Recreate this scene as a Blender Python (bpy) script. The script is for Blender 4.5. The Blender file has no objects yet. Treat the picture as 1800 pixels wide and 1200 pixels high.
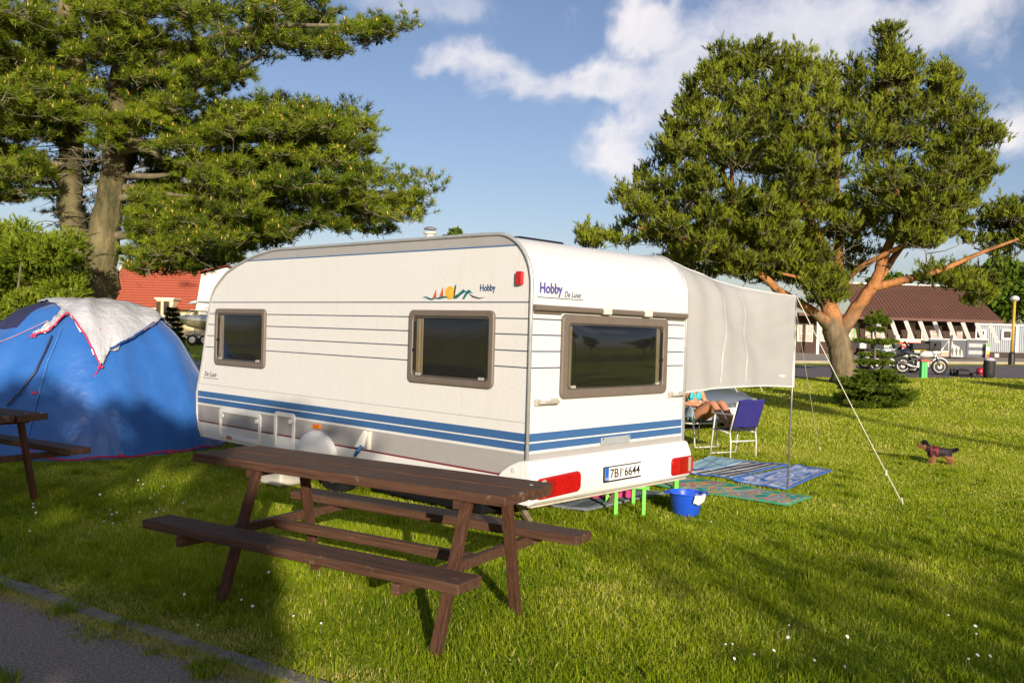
import bpy, bmesh, math, random
import numpy as np
from mathutils import Vector, Matrix
random.seed(7); RNG = np.random.default_rng(11)
SC = bpy.context.scene
COL = SC.collection
R = math.radians

# ------------------------------------------------------------------ camera
CF, CH = 1573.0, 1.70                      # focal length in pixels of an 1800 px wide frame, eye height
_a = math.atan(.0288); _p = math.atan(19.0 / CF)
_f = np.array([0, math.cos(_p), -math.sin(_p)]); _u0 = np.array([0, math.sin(_p), math.cos(_p)]); _r0 = np.array([1., 0, 0])
_r = _r0 * math.cos(_a) + _u0 * math.sin(_a); _u = -_r0 * math.sin(_a) + _u0 * math.cos(_a)
CAMPOS = np.array([0, 0, CH])
cd = bpy.data.cameras.new('camera'); cam = bpy.data.objects.new('camera', cd); COL.objects.link(cam)
cd.sensor_width = 36; cd.lens = CF / 1800 * 36; cd.clip_end = 3000; cd.clip_start = .05
cam.matrix_world = Matrix(((_r[0], _u[0], -_f[0], 0), (_r[1], _u[1], -_f[1], 0), (_r[2], _u[2], -_f[2], CH), (0, 0, 0, 1)))
SC.camera = cam

def ray(x, y): return _f + (x - 900) / CF * _r + (600 - y) / CF * _u
def P(x, y, d): return CAMPOS + ray(x, y) * d            # the point d metres ahead seen at (x, y)
def T(x, y): return min(max(y - 16, 0), 54) * .0165 if True else 0   # the ground climbs gently beyond the lawn
def TN(y): return np.clip(np.asarray(y) - 16, 0, 54) * .0165
def G(x, y, z=None):
    q = ray(x, y)
    if z is not None: return CAMPOS + q * ((z - CH) / q[2])
    zz = 0.
    for _ in range(40):
        w = CAMPOS + q * min((zz - CH) / q[2] if q[2] < -1e-4 else 900, 900); zz = T(w[0], w[1])
    return w

# ------------------------------------------------------------------ light
SUN_EL, SUN_AZ = R(14.5), R(166.7)         # azimuth clockwise from +Y: behind the camera, a little to the right
SX, SY = math.sin(SUN_AZ), math.cos(SUN_AZ)
W = bpy.data.worlds.new('World'); SC.world = W; W.use_nodes = True
nt = W.node_tree; nt.nodes.clear()
def N(t, **k):
    n = nt.nodes.new(t)
    for a, b in k.items(): setattr(n, a, b)
    return n
out = N('ShaderNodeOutputWorld'); bg = N('ShaderNodeBackground'); nt.links.new(bg.outputs[0], out.inputs[0])
sky = N('ShaderNodeTexSky', sky_type='NISHITA', sun_disc=False, sun_elevation=SUN_EL, sun_rotation=SUN_AZ, altitude=300, air_density=1.0, dust_density=1.3, ozone_density=1.6)
SKY_STRENGTH = .091; W.cycles.sampling_method = 'MANUAL'; W.cycles.sample_map_resolution = 256
bg.inputs['Strength'].default_value = SKY_STRENGTH
tc = N('ShaderNodeTexCoord')
def vmath(op, a, b=None):
    n = N('ShaderNodeVectorMath', operation=op)
    for i, v in enumerate((a, b)):
        if v is None: continue
        if isinstance(v, (tuple, list)): n.inputs[i].default_value = v
        else: nt.links.new(v, n.inputs[i])
    return n.outputs['Value'] if op in ('LENGTH', 'DOT_PRODUCT') else n.outputs['Vector']
def fmath(op, a, b=None, c=None, clamp=False):
    n = N('ShaderNodeMath', operation=op, use_clamp=clamp)
    for i, v in enumerate((a, b, c)):
        if v is None: continue
        if isinstance(v, (int, float)): n.inputs[i].default_value = v
        else: nt.links.new(v, n.inputs[i])
    return n.outputs[0]
def wnoise(vec, scale, detail=6, rough=.55):
    n = N('ShaderNodeTexNoise'); n.inputs['Scale'].default_value = scale; n.inputs['Detail'].default_value = detail; n.inputs['Roughness'].default_value = rough
    nt.links.new(vec, n.inputs['Vector']); return n
def mrange(v, a, b, c=0, d=1, smooth=True):
    n = N('ShaderNodeMapRange', interpolation_type='SMOOTHSTEP' if smooth else 'LINEAR')
    for i, q in enumerate((a, b, c, d)): n.inputs[i + 1].default_value = q
    nt.links.new(v, n.inputs[0]); return n.outputs[0]
D0 = tc.outputs['Generated']
dn = wnoise(D0, 7.0, 4, .6)
dist = vmath('SCALE', vmath('SUBTRACT', dn.outputs['Color'], (.5, .5, .5))); dist.node.inputs['Scale'].default_value = .10
DD = vmath('ADD', D0, dist)
# drifts of fair-weather cloud: direction (as seen from the lawn), half-widths in pixels, strength, brightness
CL = [(790, 105, 120, 34, .7, .85), (920, 150, 130, 50, .8, .82), (1040, 125, 85, 55, .95, .98), (1080, 150, 90, 40, .7, .8), (1130, 35, 85, 65, 1.05, 1.0), (1330, 60, 260, 110, .85, .66),
      (1650, 15, 300, 75, .8, .80), (1085, 265, 75, 95, .95, .97), (1190, 190, 110, 130, .85, .62), (1790, 230, 110, 85, .95, .9), (740, 5, 190, 50, .9, .12), (990, 20, 40, 45, .35, .8),
      (300, 300, 260, 60, .7, .8), (2300, 200, 300, 90, .9, .85), (-500, 150, 300, 90, .9, .85), (1700, 420, 200, 40, .5, .6)]
cov = None; bri = None
for (x, y, rx, ry, s, b) in CL:
    c = ray(x, y); L = np.linalg.norm(c); c = c / L
    q = vmath('MULTIPLY', vmath('SUBTRACT', DD, tuple(c)), (CF * L / rx, CF * L / rx, CF * L / ry))
    m = fmath('MULTIPLY', mrange(vmath('LENGTH', q), 1.25, .1), s)
    mb = fmath('MULTIPLY', m, b)
    cov = m if cov is None else fmath('ADD', cov, m)
    bri = mb if bri is None else fmath('ADD', bri, mb)
gn = wnoise(D0, 2.2, 3, .55)                        # the same kind of cloud all round the sky
gm = fmath('MULTIPLY', mrange(gn.outputs['Fac'], .56, .74), .75)
cov = fmath('ADD', cov, gm); bri = fmath('ADD', bri, fmath('MULTIPLY', gm, .8))
fine = wnoise(DD, 13.0, 5, .64)
covn = mrange(fmath('ADD', fmath('MULTIPLY', fmath('MINIMUM', cov, 1.1), .85), fmath('MULTIPLY', fmath('SUBTRACT', fine.outputs['Fac'], .5), 1.6)), .14, .95)
covn = fmath('MULTIPLY', covn, .92)
sh = fmath('ADD', fmath('DIVIDE', bri, fmath('MAXIMUM', cov, .05)), fmath('MULTIPLY', fmath('SUBTRACT', wnoise(DD, 17, 3, .6).outputs['Fac'], .5), .75), clamp=True)
cr = N('ShaderNodeMix', data_type='RGBA'); cr.inputs['A'].default_value = (3.9, 4.5, 6.0, 1); cr.inputs['B'].default_value = (8.2, 7.8, 7.9, 1)
nt.links.new(sh, cr.inputs['Factor'])
mx = N('ShaderNodeMix', data_type='RGBA'); nt.links.new(covn, mx.inputs['Factor']); tn_ = N('ShaderNodeMix', data_type='RGBA', blend_type='MULTIPLY'); tn_.inputs['Factor'].default_value = 1; nt.links.new(sky.outputs[0], tn_.inputs['A']); tn_.inputs['B'].default_value = (1.0, .93, 1.04, 1); nt.links.new(tn_.outputs['Result'], mx.inputs['A']); nt.links.new(cr.outputs['Result'], mx.inputs['B'])
nt.links.new(mx.outputs['Result'], bg.inputs['Color'])
sl = bpy.data.lights.new('sun', 'SUN'); sl.energy = 5.0; sl.angle = R(.55); sl.color = (1, .88, .72)
so = bpy.data.objects.new('sun', sl); COL.objects.link(so); so.location = (10, -30, 20)
_sd = Vector((SX * math.cos(SUN_EL), SY * math.cos(SUN_EL), math.sin(SUN_EL)))
so.rotation_euler = _sd.to_track_quat('Z', 'Y').to_euler()
SC.view_settings.view_transform = 'Standard'; SC.view_settings.look = 'None'; SC.view_settings.gamma = 1; SC.view_settings.use_curve_mapping = False
SC.view_settings.exposure = .40
SC.cycles.max_bounces = 4; SC.cycles.diffuse_bounces = 2; SC.cycles.glossy_bounces = 3; SC.cycles.transmission_bounces = 2; SC.cycles.transparent_max_bounces = 8; SC.cycles.caustics_reflective = SC.cycles.caustics_refractive = False; SC.cycles.use_denoising = True

# ------------------------------------------------------------------ materials
MATS = {}
def mat(name, col, rough=.6, metal=0, var=.12, scale=8, bump=0, bscale=60, spec=.5, col2=None, coat=0, trans=0, stretch=None, thr=None, bdist=.01, sheen=0, flatbump=False):
    if name in MATS: return MATS[name]
    m = bpy.data.materials.new(name); m.use_nodes = True; t = m.node_tree; b = t.nodes['Principled BSDF']
    b.inputs['Roughness'].default_value = rough; b.inputs['Metallic'].default_value = metal; b.inputs['Specular IOR Level'].default_value = spec
    b.inputs['Sheen Weight'].default_value = sheen; b.inputs['Sheen Roughness'].default_value = .45; b.inputs['Coat Weight'].default_value = coat; b.inputs['Coat Roughness'].default_value = .05
    tx = t.nodes.new('ShaderNodeTexCoord'); vec = tx.outputs['Object']
    if stretch:
        mp = t.nodes.new('ShaderNodeMapping'); mp.inputs['Scale'].default_value = stretch; t.links.new(vec, mp.inputs[0]); vec = mp.outputs[0]
    n = t.nodes.new('ShaderNodeTexNoise'); n.inputs['Scale'].default_value = scale; n.inputs['Detail'].default_value = 6; n.inputs['Roughness'].default_value = .6; t.links.new(vec, n.inputs['Vector'])
    r = t.nodes.new('ShaderNodeValToRGB'); lo, hi = thr or (.3, .7); r.color_ramp.elements[0].position = lo; r.color_ramp.elements[1].position = hi
    c2 = col2 or tuple(min(1, c * (1 + var)) for c in col); c1 = col if col2 else tuple(c * (1 - var) for c in col)
    r.color_ramp.elements[0].color = (*c1, 1); r.color_ramp.elements[1].color = (*c2, 1)
    t.links.new(n.outputs['Fac'], r.inputs[0]); t.links.new(r.outputs[0], b.inputs['Base Color'])
    if bump:
        n2 = t.nodes.new('ShaderNodeTexNoise'); n2.inputs['Scale'].default_value = bscale; n2.inputs['Detail'].default_value = 5; t.links.new(tx.outputs['Object'] if flatbump else vec, n2.inputs['Vector'])
        bp = t.nodes.new('ShaderNodeBump'); bp.inputs['Strength'].default_value = bump; bp.inputs['Distance'].default_value = bdist; t.links.new(n2.outputs['Fac'], bp.inputs['Height']); t.links.new(bp.outputs[0], b.inputs['Normal'])
    if trans:
        tr = t.nodes.new('ShaderNodeBsdfTranslucent'); ms = t.nodes.new('ShaderNodeMixShader'); ms.inputs[0].default_value = trans
        t.links.new(r.outputs[0], tr.inputs[0]); t.links.new(b.outputs[0], ms.inputs[1]); t.links.new(tr.outputs[0], ms.inputs[2])
        t.links.new(ms.outputs[0], t.nodes['Material Output'].inputs[0])
    MATS[name] = m; return m
def leafmat(name, dark, light, rough=.55, trans=.25, third=None):
    """foliage: colour from the 'var' attribute that each leaf carries"""
    if name in MATS: return MATS[name]
    m = bpy.data.materials.new(name); m.use_nodes = True; t = m.node_tree; b = t.nodes['Principled BSDF']
    b.inputs['Roughness'].default_value = rough; b.inputs['Specular IOR Level'].default_value = .12
    at = t.nodes.new('ShaderNodeAttribute'); at.attribute_name = 'var'
    r = t.nodes.new('ShaderNodeValToRGB'); r.color_ramp.elements[0].color = (*dark, 1); r.color_ramp.elements[1].color = (*light, 1)
    if third: e = r.color_ramp.elements.new(1.0); r.color_ramp.elements[1].position = .72; e.color = (*third, 1)
    t.links.new(at.outputs['Fac'], r.inputs[0]); t.links.new(r.outputs[0], b.inputs['Base Color'])
    tr = t.nodes.new('ShaderNodeBsdfTranslucent'); ms = t.nodes.new('ShaderNodeMixShader'); ms.inputs[0].default_value = trans
    t.links.new(r.outputs[0], tr.inputs[0]); t.links.new(b.outputs[0], ms.inputs[1]); t.links.new(tr.outputs[0], ms.inputs[2]); t.links.new(ms.outputs[0], t.nodes['Material Output'].inputs[0])
    MATS[name] = m; return m
def glassmat(name, tint=.25, rough=.02, base=(.9, .9, .9), ior=1.55):
    m = bpy.data.materials.new(name); m.use_nodes = True; t = m.node_tree; t.nodes.remove(t.nodes['Principled BSDF'])
    g = t.nodes.new('ShaderNodeBsdfGlossy'); g.inputs['Roughness'].default_value = rough
    tr = t.nodes.new('ShaderNodeBsdfTransparent'); tr.inputs[0].default_value = (*(c * tint for c in base), 1)
    lw = t.nodes.new('ShaderNodeLayerWeight'); lw.inputs['Blend'].default_value = .5; f0 = ((ior - 1) / (ior + 1)) ** 2
    pw = t.nodes.new('ShaderNodeMath'); pw.operation = 'POWER'; t.links.new(lw.outputs['Facing'], pw.inputs[0]); pw.inputs[1].default_value = 5
    ma = t.nodes.new('ShaderNodeMath'); ma.operation = 'MULTIPLY_ADD'; t.links.new(pw.outputs[0], ma.inputs[0]); ma.inputs[1].default_value = 1 - f0; ma.inputs[2].default_value = f0
    ms = t.nodes.new('ShaderNodeMixShader'); t.links.new(ma.outputs[0], ms.inputs[0]); t.links.new(tr.outputs[0], ms.inputs[1]); t.links.new(g.outputs[0], ms.inputs[2])
    t.links.new(ms.outputs[0], t.nodes['Material Output'].inputs[0]); MATS[name] = m; return m

# ------------------------------------------------------------------ mesh helpers
def tag(o, label=None, cat=None, group=None, kind=None):
    for k, v in (('label', label), ('category', cat), ('group', group), ('kind', kind)):
        if v: o[k] = v
    return o
def thing(name, label, cat, loc=(0, 0, 0), rotz=0, group=None):
    o = bpy.data.objects.new(name, None); COL.objects.link(o); o.location = loc; o.rotation_euler = (0, 0, rotz); o.empty_display_size = .1
    return tag(o, label, cat, group)
def link(name, me, m=None, parent=None, world=False):
    o = bpy.data.objects.new(name, me); COL.objects.link(o)
    for mm in (m if isinstance(m, (list, tuple)) else [m] if m else []): me.materials.append(mm)
    if parent:
        o.parent = parent
        if world: me.transform(Matrix.Translation(-Vector(parent.location)))
    return o
def np_mesh(name, V, F, m, parent=None, var=None, smooth=False, world=False, mi=None):
    V = np.asarray(V, np.float32); F = np.asarray(F, np.int32); k = F.shape[1]
    me = bpy.data.meshes.new(name); me.vertices.add(len(V)); me.vertices.foreach_set('co', V.ravel())
    me.loops.add(F.size); me.loops.foreach_set('vertex_index', F.ravel()); me.polygons.add(len(F))
    me.polygons.foreach_set('loop_start', np.arange(0, F.size, k, dtype=np.int32)); me.polygons.foreach_set('loop_total', np.full(len(F), k, np.int32))
    if smooth: me.polygons.foreach_set('use_smooth', np.ones(len(F), bool))
    if mi is not None: me.polygons.foreach_set('material_index', np.asarray(mi, np.int32))
    if var is not None:
        a = me.attributes.new('var', 'FLOAT', 'POINT'); a.data.foreach_set('value', np.asarray(var, np.float32))
    me.update(calc_edges=True)
    return link(name, me, m, parent, world)

class MB:
    def __init__(s, M=None): s.v = []; s.f = []; s.M = M or Matrix()
    def add(s, vs, fs):
        b = len(s.v); s.v += [tuple(s.M @ Vector(v)) for v in vs]; s.f += [tuple(i + b for i in f) for f in fs]; return s
    def box(s, x0, x1, y0, y1, z0, z1):
        return s.add([(x0, y0, z0), (x1, y0, z0), (x1, y1, z0), (x0, y1, z0), (x0, y0, z1), (x1, y0, z1), (x1, y1, z1), (x0, y1, z1)],
                     [(0, 3, 2, 1), (4, 5, 6, 7), (0, 1, 5, 4), (1, 2, 6, 5), (2, 3, 7, 6), (3, 0, 4, 7)])
    def bar(s, a, b, w, h=None, up=(0, 0, 1)):
        a, b = Vector(a), Vector(b); h = h or w; d = (b - a).normalized(); up = Vector(up)
        if abs(d.dot(up)) > .98: up = Vector((0, 1, 0))
        x = d.cross(up).normalized() * w / 2; y = x.cross(d).normalized() * h / 2
        return s.add([a - x - y, a + x - y, a + x + y, a - x + y, b - x - y, b + x - y, b + x + y, b - x + y],
                     [(0, 1, 2, 3), (4, 7, 6, 5), (0, 4, 5, 1), (1, 5, 6, 2), (2, 6, 7, 3), (3, 7, 4, 0)])
    def tube(s, pts, rad, n=8, closed=False):
        pts = [Vector(p) for p in pts]; k = len(pts)
        rad = [rad] * k if isinstance(rad, (int, float)) else list(rad)
        vs = []; fs = []; ref = None
        for i, p in enumerate(pts):
            if closed: d = pts[(i + 1) % k] - pts[i - 1]
            else: d = pts[min(i + 1, k - 1)] - pts[max(i - 1, 0)]
            d = d.normalized() if d.length > 1e-9 else Vector((0, 0, 1))
            if ref is None: ref = Vector((0, 0, 1)) if abs(d.z) < .9 else Vector((1, 0, 0))
            x = (ref - d * ref.dot(d)).normalized(); ref = x; y = d.cross(x)
            vs += [p + (x * math.cos(t) + y * math.sin(t)) * rad[i] for t in (2 * math.pi * j / n for j in range(n))]
        for i in range(k if closed else k - 1):
            a, b = i * n, ((i + 1) % k) * n
            fs += [(a + j, a + (j + 1) % n, b + (j + 1) % n, b + j) for j in range(n)]
        if not closed: fs += [tuple(range(n))[::-1], tuple((k - 1) * n + j for j in range(n))]
        return s.add(vs, fs)
    def lathe(s, prof, n=24, c=(0, 0, 0), ax='z', cap=True):
        vs = []; fs = []; c = Vector(c)
        for r, h in prof:
            for j in range(n):
                t = 2 * math.pi * j / n; a, b = r * math.cos(t), r * math.sin(t)
                vs.append(c + Vector({'z': (a, b, h), 'x': (h, a, b), 'y': (a, h, b)}[ax]))
        for i in range(len(prof) - 1):
            fs += [(i * n + j, i * n + (j + 1) % n, (i + 1) * n + (j + 1) % n, (i + 1) * n + j) for j in range(n)]
        if cap: fs += [tuple(range(n))[::-1], tuple((len(prof) - 1) * n + j for j in range(n))]
        return s.add(vs, fs)
    def prism(s, poly, fn, d0, d1):
        """poly in 2D, fn(a, b, d) -> 3D; d is the thickness direction"""
        k = len(poly); vs = [fn(a, b, d0) for a, b in poly] + [fn(a, b, d1) for a, b in poly]
        return s.add(vs, [tuple(range(k))[::-1], tuple(range(k, 2 * k))] + [(i, (i + 1) % k, (i + 1) % k + k, i + k) for i in range(k)])
    def ring(s, po, pi, fn, d0, d1):
        k = len(po); vs = [fn(a, b, d) for d in (d0, d1) for P_ in (po, pi) for a, b in P_]; fs = []
        for i in range(k):
            j = (i + 1) % k
            fs += [(2 * k + i, 2 * k + j, 3 * k + j, 3 * k + i), (i, k + i, k + j, j), (i, j, 2 * k + j, 2 * k + i), (k + i, 3 * k + i, 3 * k + j, k + j)]
        return s.add(vs, fs)
    def grid(s, fn, nu, nv):
        vs = [fn(i / nu, j / nv) for j in range(nv + 1) for i in range(nu + 1)]
        return s.add(vs, [(j * (nu + 1) + i, j * (nu + 1) + i + 1, (j + 1) * (nu + 1) + i + 1, (j + 1) * (nu + 1) + i) for j in range(nv) for i in range(nu)])
    def loft(s, rings, cap=True):
        k = len(rings[0]); vs = [p for r in rings for p in r]; fs = []
        for i in range(len(rings) - 1):
            fs += [(i * k + j, i * k + (j + 1) % k, (i + 1) * k + (j + 1) % k, (i + 1) * k + j) for j in range(k)]
        if cap: fs += [tuple(range(k))[::-1], tuple((len(rings) - 1) * k + j for j in range(k))]
        return s.add(vs, fs)
    def build(s, name, m, parent=None, smooth=False, bevel=0, world=False, solid=0, subsurf=0, seg=2):
        me = bpy.data.meshes.new(name); me.from_pydata(s.v, [], s.f); bm = bmesh.new(); bm.from_mesh(me)
        bmesh.ops.recalc_face_normals(bm, faces=bm.faces); bm.to_mesh(me); bm.free()
        if smooth: me.polygons.foreach_set('use_smooth', [True] * len(me.polygons)); 
        o = link(name, me, m, parent, world)
        if solid: q = o.modifiers.new('solid', 'SOLIDIFY'); q.thickness = solid; q.offset = 0
        if bevel: q = o.modifiers.new('bevel', 'BEVEL'); q.width = bevel; q.segments = seg; q.limit_method = 'ANGLE'
        if subsurf: q = o.modifiers.new('sub', 'SUBSURF'); q.levels = q.render_levels = subsurf
        if smooth == 'auto':
            me.set_sharp_from_angle(angle=R(40))
        return o
def rrect(x0, x1, z0, z1, r, n=5):
    o = []
    for cx, cz, a0 in ((x1 - r, z1 - r, 0), (x0 + r, z1 - r, 90), (x0 + r, z0 + r, 180), (x1 - r, z0 + r, 270)):
        for i in range(n + 1):
            a = R(a0 + 90 * i / n); o.append((cx + r * math.cos(a), cz + r * math.sin(a)))
    return o
def text(s, name, m, parent, o, xd, ud, w, h, off=.0, shear=0, depth=.0015, ch=None):
    """flat lettering fitted into w x h at o, running along xd with up ud"""
    cu = bpy.data.curves.new('t', 'FONT'); cu.body = s; cu.size = 1; cu.offset = off; cu.shear = shear; cu.extrude = .5; cu.resolution_u = 3
    ob = bpy.data.objects.new('t', cu); COL.objects.link(ob); dg = bpy.context.evaluated_depsgraph_get(); dg.update()
    me = bpy.data.meshes.new_from_object(ob.evaluated_get(dg)); bpy.data.objects.remove(ob); bpy.data.curves.remove(cu)
    V = np.array([v.co for v in me.vertices]); lo, hi = V.min(0), V.max(0)
    xd, ud, o = Vector(xd).normalized(), Vector(ud).normalized(), Vector(o); nd = xd.cross(ud)
    for v in me.vertices:
        a = (v.co.x - lo[0]) / max(hi[0] - lo[0], 1e-6) * w; b = (v.co.y - lo[1]) / max(hi[1] - lo[1], 1e-6) * h
        v.co = o + xd * a + ud * b + nd * (depth if v.co.z > 0 else 0)
    me.materials.clear(); me.name = name
    return link(name, me, m, parent)
def copy_tree(o, parent=None):
    c = o.copy(); COL.objects.link(c); c.parent = parent
    for ch in [q for q in bpy.data.objects if q.parent == o]: copy_tree(ch, c)
    return c
def vnoise(x, y, s, seed=0):
    r = np.random.default_rng(seed); o = 0
    for k in range(10):
        a = r.uniform(0, 6.28); f = s * r.uniform(.5, 2.2); o = o + np.sin((x * math.cos(a) + y * math.sin(a)) * f + r.uniform(0, 6.28))
    return o / 4.5
def in_poly(x, y, poly):
    x = np.asarray(x, float); y = np.asarray(y, float); r = np.zeros(x.shape, bool); n = len(poly)
    for i in range(n):
        x0, y0 = poly[i][:2]; x1, y1 = poly[(i + 1) % n][:2]
        if y0 == y1: continue
        r ^= ((y0 > y) != (y1 > y)) & (x < (x1 - x0) * (y - y0) / (y1 - y0) + x0)
    return r
# ================================================================== the setting
GREENS = dict(dark=(.06, .13, .005), light=(.335, .41, .013), dry=(.70, .60, .19))
def lawn_material():
    m = bpy.data.materials.new('lawn'); m.use_nodes = True; t = m.node_tree; b = t.nodes['Principled BSDF']; b.inputs['Roughness'].default_value = .9; b.inputs['Specular IOR Level'].default_value = .1
    tx = t.nodes.new('ShaderNodeTexCoord')
    def no(s, d=6):
        n = t.nodes.new('ShaderNodeTexNoise'); n.inputs['Scale'].default_value = s; n.inputs['Detail'].default_value = d; t.links.new(tx.outputs['Object'], n.inputs['Vector']); return n.outputs['Fac']
    r = t.nodes.new('ShaderNodeValToRGB'); e = r.color_ramp.elements; e[0].position = .3; e[0].color = (.10, .165, .008, 1); e[1].position = .62; e[1].color = (.40, .43, .020, 1)
    q = e.new(.78); q.color = (.52, .45, .12, 1)
    a = t.nodes.new('ShaderNodeMath'); a.operation = 'MULTIPLY_ADD'; t.links.new(no(1.1), a.inputs[0]); a.inputs[1].default_value = .5
    k = t.nodes.new('ShaderNodeMath'); k.operation = 'MULTIPLY'; t.links.new(no(9, 8), k.inputs[0]); k.inputs[1].default_value = .55; t.links.new(k.outputs[0], a.inputs[2])
    t.links.new(a.outputs[0], r.inputs[0]); t.links.new(r.outputs[0], b.inputs['Base Color'])
    bp = t.nodes.new('ShaderNodeBump'); bp.inputs['Strength'].default_value = .7; bp.inputs['Distance'].default_value = .05; t.links.new(no(22, 8), bp.inputs['Height']); t.links.new(bp.outputs[0], b.inputs['Normal'])
    return m
xs = np.unique(np.concatenate([np.linspace(-900, -60, 15), np.linspace(-60, 60, 61), np.linspace(60, 900, 15)]))
ys = np.unique(np.concatenate([np.linspace(-300, -20, 8), np.linspace(-20, 80, 51), np.linspace(80, 1500, 20)]))
XX, YY = np.meshgrid(xs, ys); nx = len(xs)
V = np.stack([XX, YY, TN(YY)], -1).reshape(-1, 3)
F = [(j * nx + i, j * nx + i + 1, (j + 1) * nx + i + 1, (j + 1) * nx + i) for j in range(len(ys) - 1) for i in range(nx - 1)]
tag(np_mesh('lawn', V, F, lawn_material(), smooth=True), 'wide mown lawn of the campsite', kind='structure')

def sheet(name, poly, m, dz, label, kind='structure', step=2.0):
    """flat paving laid on the ground between two edge polylines of equal length"""
    a, b = poly; mb = MB(); n = 6
    rows = []
    for i in range(len(a)):
        for k in range(n + 1):
            x = a[i][0] + (b[i][0] - a[i][0]) * k / n; y = a[i][1] + (b[i][1] - a[i][1]) * k / n; rows.append((x, y, T(x, y) + dz))
    mb.add(rows, [(i * (n + 1) + k, i * (n + 1) + k + 1, (i + 1) * (n + 1) + k + 1, (i + 1) * (n + 1) + k) for i in range(len(a) - 1) for k in range(n)])
    return tag(mb.build(name, m), label, kind=kind)
asph = mat('asphalt_path', (.22, .165, .12), .85, var=.5, scale=70, bump=1, bscale=90, col2=(.58, .45, .34), thr=(.42, .70))
road_m = mat('asphalt_road', (.15, .125, .12), .8, var=.15, scale=3, bump=.3, bscale=60)
pave_m = mat('pavement', (.36, .30, .23), .85, var=.12, scale=2, bump=.2)
stone_m = mat('kerb_concrete', (.17, .15, .125), .85, col2=(.33, .295, .245), scale=9, bump=.6, bscale=90)
def lerp_poly(pts, k):
    o = []
    for (a, b) in zip(pts[:-1], pts[1:]):
        o += [(a[0] + (b[0] - a[0]) * i / k, a[1] + (b[1] - a[1]) * i / k) for i in range(k)]
    return o + [pts[-1]]
near_edge = [(-60, 5), (-9.2, 25.4), tuple(G(1400, 664)[:2]), tuple(G(1800, 664.5)[:2]), (60, 62)]
far_edge = [(-60, 16), (-12, 32.5), tuple(G(1400, 642.5)[:2]), tuple(G(1800, 642.5)[:2]), (75, 84)]
sheet('road', (lerp_poly(near_edge, 6), lerp_poly(far_edge, 6)), road_m, .012, 'grey asphalt road crossing behind the lawn')
# the pavement in front of the low building, with its kerb
pa = [G(1380, 638.0), G(1800, 640.0), G(1980, 642)]; pb = [(p[0] * 1.0 + 1.5, p[1] + 22) for p in pa]
pv = MB(); 
for (a0, a1, b0, b1) in ((pa[0], pa[1], pb[0], pb[1]), (pa[1], pa[2], pb[1], pb[2])):
    h = .13; q = [(*a0[:2], T(*a0[:2])), (*a1[:2], T(*a1[:2])), (*b1[:2], T(*b1[:2])), (*b0[:2], T(*b0[:2]))]
    pv.add([(x, y, z - .2) for x, y, z in q] + [(x, y, z + h) for x, y, z in q], [(0, 1, 5, 4), (1, 2, 6, 5), (2, 3, 7, 6), (3, 0, 4, 7), (4, 5, 6, 7)])
tag(pv.build('pavement', pave_m), 'beige pavement with a kerb before the brown-roofed building', kind='structure')
# asphalt path in the bottom left corner and its sunken edging stones
KA, KB = G(0, 1034), G(505, 1206)
kd = Vector((KB - KA)[:2] + (0,) if False else (KB[0] - KA[0], KB[1] - KA[1], 0)).normalized(); kn = Vector((-kd.y, kd.x, 0))
if kn.y < 0: kn = -kn                                   # kn points from the path into the grass
K0 = Vector((KA[0], KA[1], 0)) - kd * 4
pe = [K0 + kd * t for t in (0, 3, 6, 9, 14)]
sheet('path', ([tuple((p - kn * .02)[:2]) for p in pe], [tuple((p - kn * 3.2)[:2]) for p in pe]), asph, .014, 'rough dark asphalt path in the bottom left corner')
path_obj = bpy.data.objects['path']
for i in range(11):
    t0 = 1.2 + i * .80; j = random.uniform(-.012, .012)
    mb = MB(); a = K0 + kd * (t0 + .012) + kn * (j + .005); b = K0 + kd * (t0 + .79) + kn * (j + random.uniform(-.01, .01) + .005)
    mb.add([a, b, b + kn * .10, a + kn * .10] + [q + Vector((0, 0, .032 + random.uniform(-.010, .006))) for q in (a, b, b + kn * .10, a + kn * .10)], [(0, 1, 2, 3), (4, 5, 6, 7), (0, 1, 5, 4), (1, 2, 6, 5), (2, 3, 7, 6), (3, 0, 4, 7)])
    mb.build('kerb_stone', stone_m, path_obj, bevel=.008)
PATH_POLY = [tuple((K0 + kd * t + kn * s)[:2]) for t, s in ((-2, .09), (16, .09), (16, -4), (-2, -4))]

# ------------------------------------------------------------------ the caravan's frame, needed for masks
C0 = Vector((.1444, 7.1241, 0)); CR = R(47.4)
E1 = Vector((math.cos(CR), math.sin(CR), 0)); E2 = Vector((-math.sin(CR), math.cos(CR), 0))
TENT_C = Vector((-5.86, 12.35, 0)); TENT_R = 1.86
MATS_PX = {  # mats lying on the grass: outline seen at
    'blue': [(1206, 824), (1248, 806), (1313, 814.5), (1250, 831)], 'zebra': [(1204, 834), (1313, 815.5), (1388, 820.5), (1286, 844)],
    'check': [(1287, 849), (1404, 822), (1462, 831), (1381, 864)], 'rainbow': [(1128, 853), (1180, 838.5), (1425, 879), (1384, 893)],
    'grey': [(962, 893), (1085, 858), (1168, 872), (1030, 902)]}
MATS_XY = {k: [tuple(G(*p)[:2]) for p in v] for k, v in MATS_PX.items()}

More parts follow.
